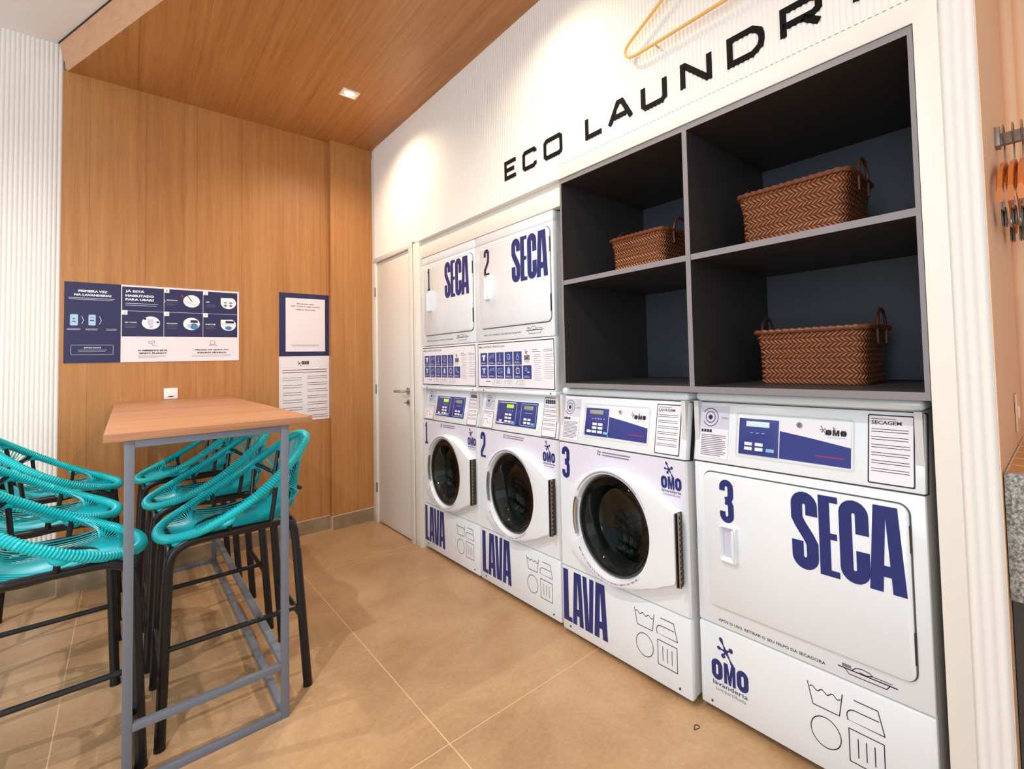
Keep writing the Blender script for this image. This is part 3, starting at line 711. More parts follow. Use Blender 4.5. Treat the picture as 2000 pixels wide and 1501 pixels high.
GC, GZ, GR = .347, .552, .197
def polar(th):
    """outline radius of the washer door about the glass centre: ring, left horns, wing to the hinge"""
    tab = [(-180, .285), (-159, .312), (-147, .282), (-126, .25), (-105, .237), (-86, .235), (-72, .24), (-56, .253), (-45, .269), (-30, .312), (-22, .352), (-10, .334), (0, .329), (10, .334), (20, .349), (29, .308), (42, .276), (58, .253), (70, .237), (85, .226), (102, .228), (116, .233), (127, .241), (138, .253), (148, .265), (158, .278), (167, .293), (180, .285)]
    th = (th+180) % 360-180
    if -22 <= th <= 20: return (.677-GC)/math.cos(math.radians(th))
    for (a, ra), (c_, rc) in zip(tab, tab[1:]):
        if a <= th <= c_: return ra+(rc-ra)*(th-a)/(c_-a)
    return .285
def washer_front(root, num, lava):
    """front panels, round door with glass and drum, lettering; shared by every washer"""
    N = 144; ang = [360*i/N for i in range(N)]
    # panel with a round hole
    b = MB()
    def sqr(th, x0, x1, z0, z1):
        c_, s_ = math.cos(math.radians(th)), math.sin(math.radians(th)); t = 9
        if c_ > 1e-6: t = min(t, (x1-GC)/c_)
        if c_ < -1e-6: t = min(t, (x0-GC)/c_)
        if s_ > 1e-6: t = min(t, (z1-GZ)/s_)
        if s_ < -1e-6: t = min(t, (z0-GZ)/s_)
        return t
    A = sorted(ang+[math.degrees(math.atan2(z-GZ, x-GC)) % 360 for x in (0.001, MW-.001) for z in (.304, ZB-.002)])
    pt = lambda th, r, y: (GC+r*math.cos(math.radians(th)), y, GZ+r*math.sin(math.radians(th)))
    b.loft([[pt(t, sqr(t, .001, MW-.001, .304, ZB-.002), .012) for t in A], [pt(t, sqr(t, .006, MW-.006, .307, ZB-.005), .001) for t in A], [pt(t, .205, .001) for t in A], [pt(t, .2, .05) for t in A]], 'enamel')
    b.build('front_panel', root)
    b = MB(); b.box((0.001, .002, .022), (MW-.001, .03, .301), 'enamel', r=.006); b.build('kick_panel', root)
    for x_ in (.055, .645):
        b = MB(); b.tube([(x_, .004, .045), (x_, -.001, .045)], .004, 'steel_dark', 8); b.build('screw', root)
    # lavender film across the upper front and horns
    b = MB(); y = -.0002
    pts_t = [(0.012, .694), (.012, .846), (.690, .846), (.690, .672)]
    B_ = [t for t in range(20, 168, 4)]
    b.poly([(.690, .672)]+[(GC+(polar(t)+.004)*math.cos(math.radians(t)), GZ+(polar(t)+.004)*math.sin(math.radians(t))) for t in B_ if GZ+(polar(t)+.004)*math.sin(math.radians(t)) > .68]+[(.012, .690), (.012, .846), (.690, .846)], 'lavender', .0004)
    fm = b.build('front_film', root)
    b = MB(); word(b, num, [(.022, .074) if num != '1' else (.026, .07)], .693, .832, 'navy', -.0004, w=.021); b.build('number', root)
    b = MB(); omo(b, .588, .680, .842, .716, 'navy', -.0004); b.build('brand_mark', root)
    b = MB()
    for q in range(4): b.disc(.262+.008*math.cos(q*PI/2+.6), .828+.008*math.sin(q*PI/2+.6), .0045, 'ink_grey', -.0004, 10)
    b.lines(.282, .838, .44, .816, 2, 'ink_grey', -.0004, w=.0045, seed=8)
    b.build('hint_text', root)
    # door
    d = MB()
    edge = [(0, polar(t)) for t in ang]
    horn = lambda t: 157 < t % 360 < 203
    y1 = lambda t: -.012 if horn(t) else -.034
    o1 = lambda t: polar(t)*1.0
    ri = lambda t: .203
    d.loft([[pt(t, polar(t) if not horn(t) else .248, 0.0) for t in ang], [pt(t, (polar(t)-.004) if not horn(t) else .245, -.6*abs(y1(t))) for t in ang], [pt(t, (polar(t)-.012) if not horn(t) else .24, y1(t)) for t in ang],
            [pt(t, max(.226, (polar(t)-.012)*.55+.226*.45) if not horn(t) else .236, y1(t)-.002) for t in ang], [pt(t, .222, y1(t)-.004) for t in ang], [pt(t, .206, y1(t)-.001) for t in ang], [pt(t, .199, -.012) for t in ang], [pt(t, .196, .03) for t in ang]], 'enamel')
    dr_ = d.build('door', root)
    # printed lavender ring band on the door
    b = MB()
    for a0, a1 in ((30, 156), (206, 318)):
        b.loft([[pt(t, .2085, -.0362) for t in range(a0, a1+1, 3)], [pt(t, .2205, -.0388) for t in range(a0, a1+1, 3)]], 'lavender', closed=False)
    rt = 'Realize a limpeza e Higienização da borracha sempre que possível'
    a_ = 214.0
    for ch in rt:
        if ch != ' ':
            vs, fs, asp = glyphs(ch, .03 if 20 < rt.index('H') else 0)
            hgt = .0062 if ch.lower() == ch else .0076; wd_ = min(hgt*asp, .006)
            t = math.radians(a_); R_ = .2145
            for_v = []
            ex, ez = -math.sin(t), math.cos(t); rx, rz_ = -math.cos(t), -math.sin(t)
            ox, oz = GC+R_*math.cos(t), GZ+R_*math.sin(t)
            b.add([(ox+ex*u*wd_+rx*(v_-.5)*hgt, -.0394, oz+ez*u*wd_+rz_*(v_-.5)*hgt) for u, v_ in vs], fs, 'navy_dark')
        a_ += 1.55
    for k in range(34):
        a0 = 46+k*3
        b.loft([[pt(a0+j*.7, .2125, -.0392) for j in range(4)], [pt(a0+j*.7, .2165, -.0394) for j in range(4)]], 'ink_grey', closed=False)
    b.build('ring_print', dr_)
    # seal, glass bowl and drum
    b = MB(); b.loft([[pt(t, r_, y_) for t in ang] for r_, y_ in ((.2, -.012), (.194, -.02), (.188, -.012), (.184, .06), (.178, .10))], 'rubber_grey'); b.build('door_seal', dr_)
    b = MB(); b.loft([[pt(t, r_, y_) for t in ang[::2]] for r_, y_ in ((.190, -.012), (.182, -.020), (.160, -.017), (.15, .0), (.135, .04), (.10, .06), (.04, .068), (.001, .069))], 'door_glass'); b.build('glass', dr_)
    b = MB(); b.loft([[pt(t, .207-.0, -.030) for t in range(160, 201, 4)], [pt(t, .215, -.034) for t in range(160, 201, 4)], [pt(t, .228, -.028) for t in range(160, 201, 4)], [pt(t, .232, -.008) for t in range(160, 201, 4)]], 'chrome', closed=False); b.build('handle_edge', dr_)
    b = MB()
    b.loft([[pt(t, r_, y_) for t in ang[::2]] for r_, y_ in ((.178, .09), (.200, .095), (.215, .12))], 'rubber')
    b.loft([[pt(t, r_*(1+.012*math.cos(math.radians(t*3))), y_) for t in ang] for r_, y_ in ((.205, .115), (.235, .14), (.235, .40), (.20, .42), (.12, .405), (.10, .40), (.001, .40))], 'drum_steel'); b.build('drum', root)
    b = MB(); b.box((.672, -.036, .417), (.677, -.0, .672), 'steel_dark'); b.tube([(.683, -.028, .417), (.683, -.028, .672)], .006, 'steel', 8)
    for k in range(13): b.box((.6775, -.031, .424+k*.0192), (.692, -.022, .432+k*.0192), 'steel_dark')
    b.build('hinge', root)
    b = MB(); word(b, 'LAVA', [(.010, .066), (.070, .140), (.138, .208), (.206, .286)] if lava == 0 else [(.020, .076), (.080, .152), (.150, .222), (.220, .300)], .064, .288, 'navy', .0014); b.build('lettering', root)
    b = MB(); symbols(b, .436, .092, 'ink', .0014); b.build('care_symbols', root)
def shell(root, top):
    b = MB()
    b.box((0.0015, .012, .03), (.02, .66, top), 'enamel_side'); b.box((MW-.02, .012, .03), (MW-.0015, .66, top), 'enamel_side')
    b.box((0.0015, .45, .03), (MW-.0015, .66, top), 'enamel_side')
    b.box((.02, .03, .03), (MW-.02, .45, .06), 'seam_dark'); b.box((.02, .045, top-.01), (MW-.02, .45, top), 'enamel_side')
    b.build('cabinet', root)
    for x_, y_ in ((.06, .08), (MW-.06, .08), (.06, .6), (MW-.06, .6)):
        b = MB(); b.tube([(x_, y_, 0), (x_, y_, .032)], .02, 'rubber', 12); b.build('foot', root)
def cap(root):
    b = MB(); b.box((-.001, .026, ZK+.002), (MW+.001, .66, 1.091), 'enamel_cap', r=.012, seg=4); b.build('top_cover', root)

# --- washer three
w3 = empty('washing_machine', (0, -2.308, 0), -PI/2, 'white front-loading washer marked 3 and LAVA, under the shelves', 'washing machine')
shell(w3, 1.06); cap(w3); bf = band_frame(w3)
camera_sticker(bf, .022, .128, 1.043, .866); wide_panel(bf, False); info_sticker(bf, .558, .672, 1.043, .863, 'LAVAGEM')
washer_front(w3, '3', 0)

def dryer_door(root, x0, z0, x1, z1, y=0, grey=False):
    b = MB()
    b.ribbon(rrpts(x0, z0, x1, z1, .028, 8), .0045, 'gasket', y-.0006, closed=True)
    L0 = rrpts(x0+.002, z0+.002, x1-.002, z1-.002, .026, 8); L1 = rrpts(x0+.006, z0+.006, x1-.006, z1-.006, .023, 8)
    b.loft([[(a, y-.0005, c_) for a, c_ in L0], [(a, y-.007, c_) for a, c_ in L0], [(a, y-.0095, c_) for a, c_ in L1]], 'enamel', cap=(False, True))
    return b.build('door', root)
def dryer_handle(root, x0, z0, x1, z1, y, grey):
    b = MB(); xm = x0+(x1-x0)*.62
    L = lambda dx, yy: [(a, yy, c_) for a, c_ in rrpts(x0+dx, z0+dx*1.2, x1-dx, z1-dx*.6, .008)]
    b.loft([L(0, y), L(.003, y-.012), L(.007, y-.014), L(.012, y-.010), L(.015, y-.001)], 'enamel', cap=(False, False))
    b.loft([L(.0155, y-.0008), L(.02, y-.0008)], 'lavender_mid', cap=(False, True))
    b.tube([(x1-.012, y-.013, z0+.02), (x1-.010, y-.018, (z0+z1)/2), (x1-.012, y-.013, z1-.01)], .006, 'enamel', 8)
    b.build('handle', root)

# --- dryer three
d3 = empty('tumble_dryer', (.033, -3.02, 0), -PI/2, 'white tumble dryer marked 3 and SECA, nearest the camera', 'tumble dryer')
shell(d3, 1.06); cap(d3); bf = band_frame(d3)
camera_sticker(bf, .024, .134, 1.044, .868); wide_panel(bf, True); info_sticker(bf, .566, .678, 1.046, .864, 'SECAGEM')
b = MB(); b.box((.001, .002, .303), (MW-.001, .03, ZB-.002), 'enamel', r=.006); b.build('front_panel', d3)
b = MB(); b.box((.001, .001, .022), (MW-.001, .03, .300), 'enamel', r=.006); b.build('kick_panel', d3)
dd = dryer_door(d3, .042, .370, .663, .822, .002)
dryer_handle(dd, .102, .532, .170, .655, -.0075, False)
b = MB(); word(b, '3', [(.106, .158)], .662, .804, 'navy', -.0082, w=.021); b.build('number', dd)
b = MB(); word(b, 'SECA', [(.352, .430), (.433, .487), (.489, .566), (.563, .651)], .584, .810, 'navy', -.0082); b.build('lettering', dd)
for a, c_ in ((.77, .70), (.50, .42)):
    b = MB(); b.tube([(.661, -.003, a), (.661, -.003, c_)], .003, 'steel_dark', 6); b.build('hinge', dd)
b = MB(); b.text('APÓS O USO, RETIRAR O SEU FELPO DA SECADORA', .080, .320, .432, .3325, 'ink', .0014, .012); b.build('notice_text', d3)
b = MB(); boat(b, .466, .322, .616, .352, 'ink', .0014); b.build('lint_filter_drawing', d3)
b = MB(); omo(b, .046, .184, .272, .083, 'navy', .0006); b.build('brand_mark', d3)
b = MB(); symbols(b, .377, .088, 'ink', .0006); b.build('care_symbols', d3)
b = MB(); b.tube([(.045, .004, .042), (.045, -.001, .042)], .004, 'steel_dark', 8); b.build('screw', d3)

# --- stacks one and two
def cards_panel(root, x0, z0, x1, z1):
    b = MB(); y = -.001
    b.rect(x0, z0, x1, z1, 'ink', y); b.rect(x0+.005, z0+.005, x1-.005, z1-.005, 'sticker_white', y-.0003)
    yy = y-.0005
    b.text('MELHORES PRÁTICAS', x0+.014, z1-.026, x0+.268, z1-.012, 'ink', yy, .01)
    for r in range(2):
        for c_ in range(6 if r else 5):
            cx = x0+.026+c_*.0808; cz = z1-.120-r*.0715
            b.rr(cx, cz, cx+.0725, cz+.068, .004, 'navy_panel', yy); m_ = cx+.036; n_ = cz+.042; k = 'sky_print'
            t = r*6+c_
            if t in (0, 6): b.poly([(m_-.018, n_+.014), (m_+.018, n_+.014), (m_+.016, n_+.004), (m_+.008, n_+.005), (m_+.008, n_-.016), (m_-.008, n_-.016), (m_-.008, n_+.005), (m_-.016, n_+.004)], 'white_print' if t == 0 else k, yy-.0002)
            elif t in (1, 7): b.ribbon([(m_-.02, n_-.012), (m_-.02, n_+.006), (m_+.02, n_+.014), (m_+.02, n_-.006)], .0022, k, yy-.0002); b.ribbon([(m_-.02, n_-.002), (m_+.02, n_+.005)], .0018, k, yy-.0002)
            elif t == 2: b.ribbon([(m_, n_+.018), (m_, n_-.01)], .005, k, yy-.0002); b.disc(m_, n_-.014, .006, k, yy-.0002, 10)
            elif t == 3: b.ring(m_, n_, .014, .003, k, yy-.0002, n=14); b.ring(m_+.008, n_-.008, .008, .002, k, yy-.0002, n=12)
            elif t == 4: b.ring(m_, n_-.006, .011, .0028, k, yy-.0002, n=14); b.ribbon([(m_-.006, n_+.004), (m_, n_+.02), (m_+.006, n_+.004)], .0024, k, yy-.0002)
            elif t == 8: b.ribbon(rrpts(m_-.018, n_-.012, m_+.018, n_+.012, .004, 2), .0024, k, yy-.0002, closed=True); b.ribbon([(m_-.01, n_+.006), (m_+.01, n_-.006)], .0024, k, yy-.0002)
            elif t == 9: b.poly([(m_-.013, n_-.016), (m_+.013, n_-.016), (m_+.01, n_+.012), (m_-.01, n_+.012)], k, yy-.0002); b.rect(m_-.005, n_+.013, m_+.005, n_+.019, k, yy-.0002)
            elif t == 10: b.ribbon(rrpts(m_-.013, n_-.014, m_+.013, n_+.012, .005, 3), .003, 'white_print', yy-.0002, closed=True); b.ring(m_, n_+.014, .006, .002, k, yy-.0002, n=10)
            elif t == 11: b.ring(m_-.008, n_+.006, .008, .0026, k, yy-.0002, n=12); b.disc(m_+.01, n_-.008, .010, k, yy-.0002, 12, rz=.004)
            b.rect(cx+.008, cz+.008, cx+.06, cz+.010, 'ink_light', yy-.0002); b.rect(cx+.008, cz+.013, cx+.05, cz+.015, 'ink_light', yy-.0002)
    omo(b, x0+.442, x0+.488, z1-.042, z1-.112, 'ink', yy)
    b.rect(x0+.512, z1-.046, x0+.552, z1-.049, 'ink', yy); b.rect(x0+.512, z1-.056, x0+.572, z1-.059, 'ink', yy)
    b.lines(x0+.520, z1-.068, x0+.582, z1-.2, 14, 'ink_grey', yy, w=.0016, seed=11); b.lines(x0+.6, z1-.046, x0+.672, z1-.060, 3, 'ink_grey', yy, w=.0016, seed=2)
    b.lines(x0+.612, z1-.068, x0+.676, z1-.19, 12, 'ink_grey', yy, w=.0016, seed=17)
    for i in range(12): b.disc(x0+.606, z1-.073-i*.0102, .0018, 'ink', yy, 6)
    b.rect(x0+.08, z0+.030, x0+.128, z0+.034, 'ink', yy)
    for i, xx in enumerate((.15, .255, .36)):
        b.ribbon(rrpts(x0+xx, z0+.012, x0+xx+.09, z0+.05, .003, 2), .0008, 'ink_grey', yy, closed=True)
        b.ribbon([(x0+xx+.01, z0+.018), (x0+xx+.022, z0+.042)], .004, 'ink_grey', yy-.0001); b.lines(x0+xx+.034, z0+.044, x0+xx+.082, z0+.018, 4, 'ink_grey', yy-.0001, w=.0014, seed=i)
    b.build('best_practice_sign', root)
def stack(num, yl, label, group, lava, spans):
    root = empty('stacked_washer_dryer', (.011, yl, 0), -PI/2, label, 'washing machine', group)
    shell(root, 1.90)
    bf = band_frame(root)
    camera_sticker(bf, .045, .138, 1.036, .958, full=False)
    b = MB(); b.rr(.034, bz(.857), .142, bz(.946), .003, 'ink', -.0012); b.rr(.0365, bz(.857)+.0025, .1395, bz(.946)-.0025, .002, 'sticker_white', -.0015)
    b.lines(.044, bz(.94), .13, bz(.928), 2, 'ink_grey', -.0017, w=.0018); b.ribbon([(.05, bz(.875)), (.05, bz(.905)), (.085, bz(.905)), (.085, bz(.885)), (.12, bz(.885))], .002, 'ink_grey', -.0017); b.ribbon([(.07, bz(.92)), (.115, bz(.92)), (.115, bz(.9))], .002, 'ink_grey', -.0017)
    b.build('diagram_sticker', bf)
    double_panel(bf); info_sticker(bf, .576, .686, 1.040, .857, None)
    washer_front(root, num, lava)
    b = MB(); b.box((.0, -.004, 1.053), (MW, .05, 1.0715), 'enamel', r=.003); b.build('ledge', root)
    for x_ in (.072, .665):
        b = MB(); b.tube([(x_, -.003, 1.063), (x_, -.007, 1.063)], .0035, 'steel_dark', 8); b.build('screw', root)
    b = MB(); b.box((.001, 0, 1.072), (MW-.001, .03, 1.329), 'enamel', r=.004); b.build('service_panel', root)
    cards_panel(root, .012, 1.080, MW-.006, 1.320)
    b = MB(); b.box((.001, 0, 1.332), (MW-.001, .03, 1.874), 'enamel', r=.004); b.build('dryer_front', root)
    b = MB(); b.box((.001, .003, 1.877), (MW-.001, .04, 1.925), 'enamel', r=.004); b.box((.001, .04, 1.9), (MW-.001, .66, 1.925), 'enamel'); b.build('top_rail', root)
    dd = dryer_door(root, .052, 1.400, .682, 1.850)
    dryer_handle(dd, .118, 1.552, .172, 1.690, -.0095, True)
    b = MB(); word(b, num, [(.106, .160) if num != '1' else (.112, .154)], 1.692, 1.836, 'navy_dark', -.0102, w=.020); b.build('number', dd)
    b = MB(); word(b, 'SECA', spans, 1.617, 1.840, 'navy', -.0102); b.build('lettering', dd)
    for a, c_ in ((1.80, 1.73), (1.53, 1.45)):
        b = MB(); b.tube([(.681, -.005, a), (.681, -.005, c_)], .003, 'steel_dark', 6); b.build('hinge', dd)
    b = MB(); b.text('APÓS O USO, RETIRAR O SEU FELPO DA SECADORA', .078, 1.358, .432, 1.370, 'ink', -.0006, .008); b.build('notice_text', root)
    b = MB(); boat(b, .472, 1.348, .618, 1.388, 'ink', -.0006); b.build('lint_filter_drawing', root)
    return root
SP = [(.374, .450), (.452, .508), (.510, .586), (.584, .672)]
stack('1', -.876, 'white stacked washer and dryer marked 1, next to the door', 'stacked laundry machines', 0, [(a-.022, c_-.022) for a, c_ in SP])
stack('2', -1.586, 'white stacked washer and dryer marked 2, beside the shelf unit', 'stacked laundry machines', 1, SP)

# ================================================================== POSTERS ON THE TIMBER WALL
yb = -.004
def poster(label, x0, z0, x1, z1, base):
    p = empty('poster', ((x0+x1)/2, YP, (z0+z1)/2), 0, label, 'poster', 'laundry information posters')
    b = MB(); b.box((x0-(x0+x1)/2, yb, z0-(z0+z1)/2), (x1-(x0+x1)/2, 0, z1-(z0+z1)/2), base); b.build('board', p)
    return p, MB(), (x0+x1)/2, (z0+z1)/2
class Off:
    """prints given in wall coordinates, shifted to the poster's own origin"""
    def __init__(s, mb, cx, cz): s.b = mb; s.cx = cx; s.cz = cz
    def rect(s, x0, z0, x1, z1, m, y=0): s.b.rect(x0-s.cx, z0-s.cz, x1-s.cx, z1-s.cz, m, yb-.0004-y)
    def rr(s, x0, z0, x1, z1, r, m, y=0): s.b.rr(x0-s.cx, z0-s.cz, x1-s.cx, z1-s.cz, r, m, yb-.0004-y)
    def text(s, t, x0, z0, x1, z1, m, bold=0., y=0): s.b.text(t, x0-s.cx, z0-s.cz, x1-s.cx, z1-s.cz, m, yb-.0006-y, bold)
    def lines(s, x0, z1, x1, z0, n, m, w=.002, seed=1): s.b.lines(x0-s.cx, z1-s.cz, x1-s.cx, z0-s.cz, n, m, yb-.0006, w=w, seed=seed)
    def ribbon(s, pts, w, m, closed=False, y=0): s.b.ribbon([(a-s.cx, c-s.cz) for a, c in pts], w, m, yb-.0006-y, closed=closed)
    def disc(s, x, z, r, m, rz=None, y=0): s.b.disc(x-s.cx, z-s.cz, r, m, yb-.0006-y, 28, rz=rz)
    def poly(s, pts, m, y=0): s.b.poly([(a-s.cx, c-s.cz) for a, c in pts], m, yb-.0006-y)
p, mb, cx, cz = poster('navy poster PRIMEIRA VEZ NA LAVANDERIA beside the fluted wall', -1.6165, 1.276, -1.3955, 1.738, 'navy_poster'); o = Off(mb, cx, cz)
o.text('PRIMEIRA VEZ', -1.564, 1.682, -1.450, 1.695, 'white_print', .05); o.text('NA LAVANDERIA?', -1.580, 1.660, -1.434, 1.673, 'white_print', .05)
o.lines(-1.60, 1.652, -1.42, 1.636, 2, 'ink_light', w=.003)
o.rr(-1.594, 1.489, -1.564, 1.553, .006, 'sky_print'); o.rr(-1.524, 1.491, -1.496, 1.553, .006, 'sky_print')
o.rect(-1.584, 1.525, -1.575, 1.53, 'navy_panel', .0003); o.rect(-1.586, 1.51, -1.572, 1.515, 'navy_panel', .0003); o.rect(-1.518, 1.535, -1.502, 1.538, 'navy_panel', .0003); o.rect(-1.518, 1.517, -1.502, 1.523, 'navy_panel', .0003)
for x_ in (-1.547, -1.478): o.ribbon([(x_-.003, 1.545), (x_+.004, 1.52), (x_-.003, 1.498)], .0025, 'ink_light')
for a, c_ in ((-1.605, -1.553), (-1.535, -1.487), (-1.455, -1.41)): o.lines(a, 1.474, c_, 1.462, 2, 'ink_light', w=.0022)
mb.build('print', p); mb = MB(); o = Off(mb, cx, cz)
o.ribbon(rrpts(-1.589, 1.323, -1.425, 1.378, .004, 3), .0015, 'ink_light', closed=True)
o.text('IMPORTANTE', -1.540, 1.358, -1.474, 1.366, 'white_print', .02); o.lines(-1.562, 1.353, -1.45, 1.336, 2, 'ink_light', w=.002)
mb.build('notice_box', p)
p, mb, cx, cz = poster('white and navy poster with six picture panels above the table', -1.3950, 1.2755, -.8395, 1.7400, 'poster_white'); o = Off(mb, cx, cz)
cols = (-1.3910, -1.2085, -1.0235, -.8465); rows = (1.7300, 1.5840, 1.4290)
for i in range(3):
    for j in range(2): o.rect(cols[i], rows[j+1]+.001, cols[i+1]-.002, rows[j]-.001, 'navy_poster')
o.text('JÁ ESTÁ', -1.377, 1.693, -1.296, 1.712, 'white_print', .05); o.text('HABILITADO', -1.377, 1.669, -1.254, 1.683, 'white_print', .05); o.text('PARA USAR?', -1.377, 1.646, -1.254, 1.660, 'white_print', .05)
o.lines(-1.377, 1.635, -1.235, 1.612, 2, 'ink_light', w=.003)
o.ribbon([(-1.2085, 1.665), (-1.2035, 1.653), (-1.2085, 1.641)], .0015, 'white_print')
names = ['', 'RECARGA', 'APP', 'QR CODE', 'PROGRAMA', 'INICIE']
for k in range(1, 6):
    i, j = k % 3, k//3; x0 = cols[i]; zt = rows[j]
    o.rect(x0, zt-.024, x0+.023, zt+.003, 'white_print', .0003); o.text(str(k), x0+.009, zt-.018, x0+.014, zt-.006, 'ink_grey', y=.0006)
    L_t = x0+.012; xe = L_t+(.05 if k != 2 else .02)
    o.text(names[k], L_t, zt-.074, xe, zt-.066, 'white_print', .02); o.lines(L_t, zt-.081, L_t+.052, zt-.105, 3, 'ink_grey', w=.0018, seed=k)
    cxx = x0+(.128 if i < 2 else .128) - (0.0 if k != 3 else .004); czz = zt-.070
    R_ = .040
    if k in (2, 5): o.poly([(cxx-R_, czz+R_*.8)]+[(cxx+R_*math.cos(math.radians(t)), czz+R_*math.sin(math.radians(t))) for t in range(60, -181, -12)], 'white_print')
    else: o.disc(cxx, czz, R_, 'white_print')
    if k == 1: o.ribbon([(cxx-.02, czz+.035), (cxx+.002, czz-.002)], .004, 'ink', y=.0003); o.ribbon([(cxx-.025, czz), (cxx+.0, czz-.02), (cxx+.025, czz-.02)], .0018, 'ink_grey', y=.0003); o.disc(cxx-.045, czz+.03, .006, 'red_print')
    if k == 2:
        for dx in (-.016, .012): o.rect(cxx+dx-.008, czz-.002, cxx+dx+.008, czz+.004, 'ink', .0003); o.disc(cxx+dx, czz-.018, .008, 'ink_grey', y=.0003)
    if k == 3: o.rect(cxx-.015, czz-.012, cxx+.012, czz+.024, 'lavender_mid', .0003); o.rect(cxx-.032, czz+.018, cxx-.02, czz+.03, 'ink', .0003); o.rect(cxx+.024, czz, cxx+.036, czz+.01, 'ink', .0003); o.disc(cxx, czz-.024, .01, 'ink_light', y=.0003)
    if k == 4: o.rect(cxx-.005, czz+.008, cxx+.03, czz+.024, 'ink', .0003); o.disc(cxx+.012, czz-.016, .020, 'blue_print', y=.0003); o.disc(cxx-.012, czz-.012, .01, 'sky_print', y=.0004)
    if k == 5: o.rect(cxx-.015, czz+.010, cxx+.03, czz+.026, 'ink', .0003); o.ribbon([(cxx-.038, czz+.005), (cxx+.038, czz+.005)], .0015, 'ink_grey', y=.0003); o.disc(cxx+.0, czz-.022, .018, 'blue_print', y=.0003, rz=.013)
mb.build('step_print', p); mb = MB(); o = Off(mb, cx, cz)
o.ribbon([(-1.277, 1.398), (-1.252, 1.404), (-1.25, 1.393), (-1.275, 1.388)], .0022, 'ink_grey', closed=True); o.ribbon([(-1.262, 1.388), (-1.258, 1.376), (-1.238, 1.374)], .0022, 'ink_grey')
o.text('O AMBIENTE ESTÁ', -1.322, 1.340, -1.191, 1.352, 'ink', .045); o.text('SENDO FILMADO', -1.318, 1.323, -1.196, 1.333, 'ink', .045); o.lines(-1.322, 1.317, -1.196, 1.298, 3, 'ink_grey', w=.0016)
mb.build('camera_notice', p); mb = MB(); o = Off(mb, cx, cz)
o.ribbon([(-.976+.013*math.cos(t*PI/8), 1.395+.013*math.sin(t*PI/8)) for t in range(16)], .0025, 'ink_grey', closed=True); o.ribbon([(-.994, 1.374), (-.956, 1.374), (-.962, 1.382), (-.988, 1.382)], .002, 'ink_grey', closed=True)
o.text('PRECISA DE AJUDA DO', -1.064, 1.341, -.894, 1.352, 'ink', .045); o.text('SUPORTE TÉCNICO?', -1.052, 1.324, -.906, 1.336, 'ink', .045); o.lines(-1.08, 1.317, -.88, 1.302, 2, 'ink_grey', w=.0016)
mb.build('support_notice', p)
p, mb, cx, cz = poster('tall navy and white poster right of the table with two columns of rules', -.6135, .825, -.2895, 1.758, 'poster_white'); o = Off(mb, cx, cz)
p.location.x = cx
o.rect(-.6135, 1.297, -.2895, 1.758, 'navy_poster'); o.rr(-.574, 1.331, -.324, 1.722, .004, 'poster_white', .0003)
o.text('Escaneie este', -.504, 1.677, -.396, 1.688, 'ink', .02, .0004); o.text('QR Code e veja nossos', -.541, 1.655, -.356, 1.668, 'ink', .02, .0004); o.text('vídeos tutoriais', -.513, 1.634, -.388, 1.645, 'ink', .02, .0004)
mb.lines(-.539-cx, 1.384-cz, -.361-cx, 1.366-cz, 2, 'ink_grey', yb-.0012, w=.0022)
mb.build('code_card', p); mb = MB(); o = Off(mb, cx, cz)
splash(mb, -.49-cx, 1.245-cz, .018, 'ink', yb-.0008)
for ch, a, c_ in (('O', -.476, -.462), ('M', -.460, -.446), ('O', -.444, -.430)): heavy(mb, ch, a-cx, 1.236-cz, c_-cx, 1.262-cz, 'ink', yb-.0008)
o.lines(-.594, 1.206, -.310, 1.170, 2, 'ink', w=.0042, seed=4)
for k in range(6): o.lines(-.592, 1.150-k*.054, -.470, 1.116-k*.054, 2, 'ink_grey' if k == 0 else 'ink', w=.003, seed=k)
for k in range(7): o.lines(-.440, 1.156-k*.048, -.306, 1.126-k*.048, 2, 'ink', w=.003, seed=k+20)
mb.build('rules_print', p)
b = MB(); b.box((-.032, -.008, -.034), (.032, 0, .034), 'outlet_plastic', r=.003); b.rect(-.014, -.022, .014, -.015, 'ink_grey', -.0084); b.rect(-.006, -.021, .006, -.014, 'ink', -.0086)
b.build('outlet', loc=(-1.1755, YP, 1.0745), label='white square outlet on the timber wall just above the tabletop', category='outlet')

# ================================================================== CEILING LAMPS
def lamp(x, y, z, label):
    r = empty('ceiling_light', (x, y, z), 0, label, 'light')
    b = MB(); w = .048; t = .012
    for a, c_ in (((-w, -w), (w, -w+t)), ((-w, w-t), (w, w)), ((-w, -w+t), (-w+t, w-t)), ((w-t, -w+t), (w, w-t))): b.box((a[0], a[1], -.006), (c_[0], c_[1], 0), 'lamp_frame')
    b.build('frame', r)
    b = MB(); n = 20; b.add([(.026*math.cos(2*PI*i/n), .026*math.sin(2*PI*i/n), -.003) for i in range(n)], [tuple(range(n))[::-1]], 'lamp_glow'); b.build('bulb', r)
    b = MB(); b.box((-w+t, -w+t, -.0015), (w-t, w-t, 0), 'lamp_frame'); b.build('reflector', r)
lamp(-.395, -.78, ZC, 'small square recessed downlight lit in the timber ceiling')

